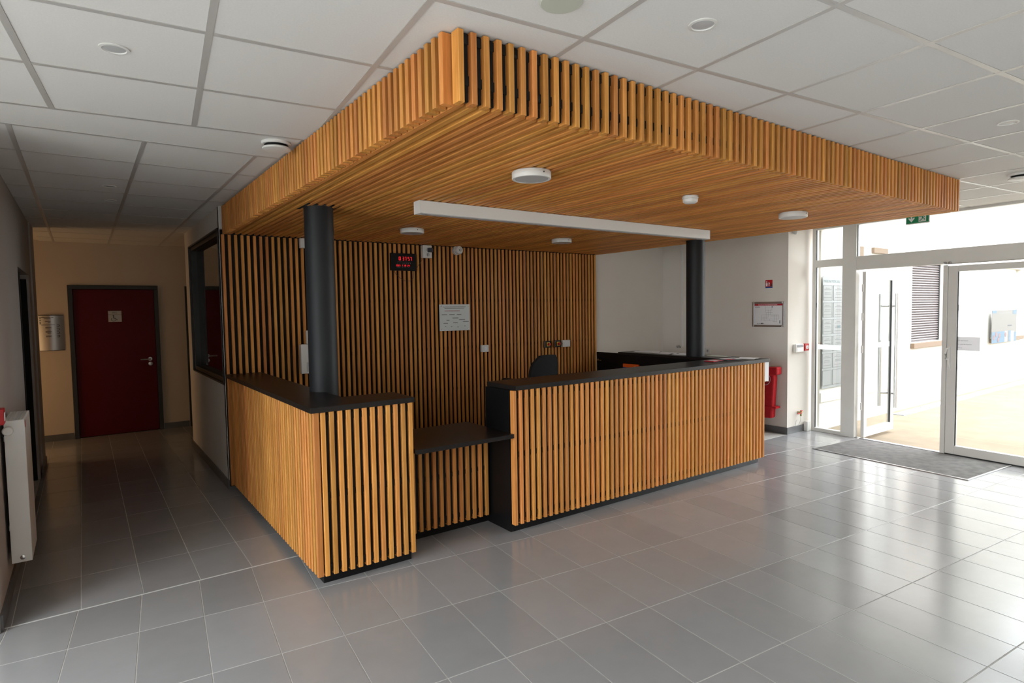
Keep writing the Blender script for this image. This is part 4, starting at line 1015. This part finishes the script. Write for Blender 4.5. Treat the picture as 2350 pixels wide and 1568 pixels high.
for b in ((7.955, 10.83, 4.05, 4.30, -.1, 5.5), (10.83, 12.12, 4.05, 4.30, -.1, 1.01), (10.83, 12.12, 4.05, 4.30, 2.34, 5.5), (12.12, 14.55, 4.05, 4.30, -.1, 5.5), (14.55, 16.4, 4.05, 4.30, -.1, .93), (14.55, 16.4, 4.05, 4.30, 2.34, 5.5), (16.4, 30, 4.05, 4.30, -.1, 5.5)): wb.box(*b)
out(wb, 'rendered_wall', 'render', nbd)
sh = box('roller_shutter', 'shutter', (10.83, 12.12, 4.13, 4.15, 1.01, 2.34), nbd)
sm = G(); zc = 0
prof = [(4.130, .0), (4.112, .006), (4.106, .018), (4.112, .030), (4.130, .036)]
vs = [(-.645, p[0] - 4.13, p[1]) for p in prof] + [(.645, p[0] - 4.13, p[1]) for p in prof]; n = 5
sme = bpy.data.meshes.new('shutter_slat'); sme.from_pydata(vs, [], [tuple(range(n)), tuple(range(2 * n - 1, n - 1, -1))] + [(i, n + i, n + (i + 1) % n, (i + 1) % n) for i in range(n)]); sme.materials.append(M['shutter'])
for k in range(33): inst('shutter_slat', sme, sh, (11.475, 4.129, 1.03 + k * .0395))
box('guide_rail', 'dframe', (12.085, 12.119, 4.10, 4.129, 1.01, 2.34), nbd)
box('window_sill', 'sill', (10.80, 12.17, 3.99, 4.049, .925, 1.005), nbd, bevel=.004); box('window_sill', 'sill', (14.48, 16.45, 3.99, 4.049, .85, .925), nbd, bevel=.004)
pwn = box('window', 'alu', (14.55, 16.4, 4.14, 4.18, .93, 2.34), nbd); box('pane', 'render', (14.65, 15.42, 4.135, 4.1395, 1.0, 2.27), pwn); box('pane', 'render', (15.53, 16.3, 4.135, 4.1395, 1.0, 2.27), pwn)  # panes coloured opaque white for the washed-out reflection
box('beige_box', 'sill', (8.962, 9.10, 4.02, 4.049, 2.30, 2.47), nbd); box('beige_box', 'sill', (9.40, 9.855, 4.01, 4.049, 2.395, 2.472), nbd)  # two small beige boxes high on the wall
box('render_ledge', 'render', (7.96, 10.3, 4.030, 4.049, .345, .47), nbd)
po = thing('poster', (15.4, 4.0, .83), 'beige and blue illustrated poster on the outside window, seen through the right door', 'poster')
yq = 3.985
box('poster_sheet', 'pbeige', (14.365, 15.865, yq - .004, yq, .835, 1.485), po)
def PB(x0_, x1_, z0_, z1_, m): box('poster_print', m, (x0_, x1_, yq - .006, yq - .0042, z0_, z1_), po)
PB(14.375, 15.115, .84, 1.06, 'pblue'); PB(15.125, 15.285, .84, 1.06, 'card'); PB(15.385, 15.485, .84, 1.07, 'pblue'); PB(15.505, 15.715, .84, 1.05, 'card'); PB(15.725, 15.855, .84, 1.02, 'pblue')
PB(14.375, 14.615, 1.43, 1.48, 'pblue'); PB(15.615, 15.855, 1.40, 1.48, 'pblue'); PB(14.765, 15.365, 1.425, 1.432, 'cardink'); PB(15.315, 15.565, 1.155, 1.18, 'ink')
for x_, z_ in ((14.485, .95), (14.625, 1.01), (14.745, .90), (14.815, .98), (15.185, .99)): out(G().lathe([(.05, 0), (.05, -.002)], (x_, yq - .0062, z_), 'y', 14), 'poster_print', 'ppink', po)
# directory board on the outer wall, seen through the side pane
db = thing('directory_board', (8.28, 4.04, .52), 'white directory board of framed name cards seen through the narrow side pane', 'sign')
box('board', 'board', (7.965, 8.62, 4.026, 4.0285, .525, 2.032), db)
zs = [1.908, 1.707, 1.678, 1.480, 1.454, 1.255, 1.228, 1.023, .996, .796, .769, .562]
for r_ in range(6):
    zt_, zb_ = zs[2 * r_], zs[2 * r_ + 1]
    for x0_, x1_ in ((7.975, 8.215), (8.245, 8.54)):
        g = G(); y_ = 4.0225
        g.box(x0_, x1_, y_, y_ + .003, zt_ - .006, zt_).box(x0_, x1_, y_, y_ + .003, zb_, zb_ + .006).box(x0_, x0_ + .008, y_, y_ + .003, zb_, zt_).box(x1_ - .008, x1_, y_, y_ + .003, zb_, zt_)
        out(g, 'card_frame', 'cardink', db)
        box('name_card', 'card', (x0_ + .009, x1_ - .009, y_ + .001, y_ + .003, zb_ + .007, zt_ - .007), db)
        if r_ < 5:
            g = G(); xm = (x0_ + x1_) / 2
            for q, (wd, dz) in enumerate(((.05, .035), (.09, .055), (.07, .095), (.08, .115), (.10, .16))):
                g.box(xm - wd, xm + wd, y_ - .0005, y_ + .0008, zt_ - dz - .006, zt_ - dz + .003)
            out(g, 'printed_text', 'cardink', db)
box('printed_logo', 'cyan', (8.37, 8.44, 4.0212, 4.0222, 1.33, 1.365), db)
text('lettering', 'MAISON MEDICALE', .052, 'cyan', db, (7.985, 4.0255, 1.945), RY, extrude=.0003)
# drain channel along the wall
dc = thing('drain_channel', (14, 3.87, -.03), 'narrow grated drain channel along the foot of the outside wall', 'drain')
box('channel_bed', 'board', (9.9, 20.0, 3.775, 3.955, -.0295, -.0285), dc)
for k in range(20):
    box('grate', 'render' if k % 2 else 'board', (9.92 + k * .5, 10.38 + k * .5, 3.79, 3.94, -.0283, -.022), dc)
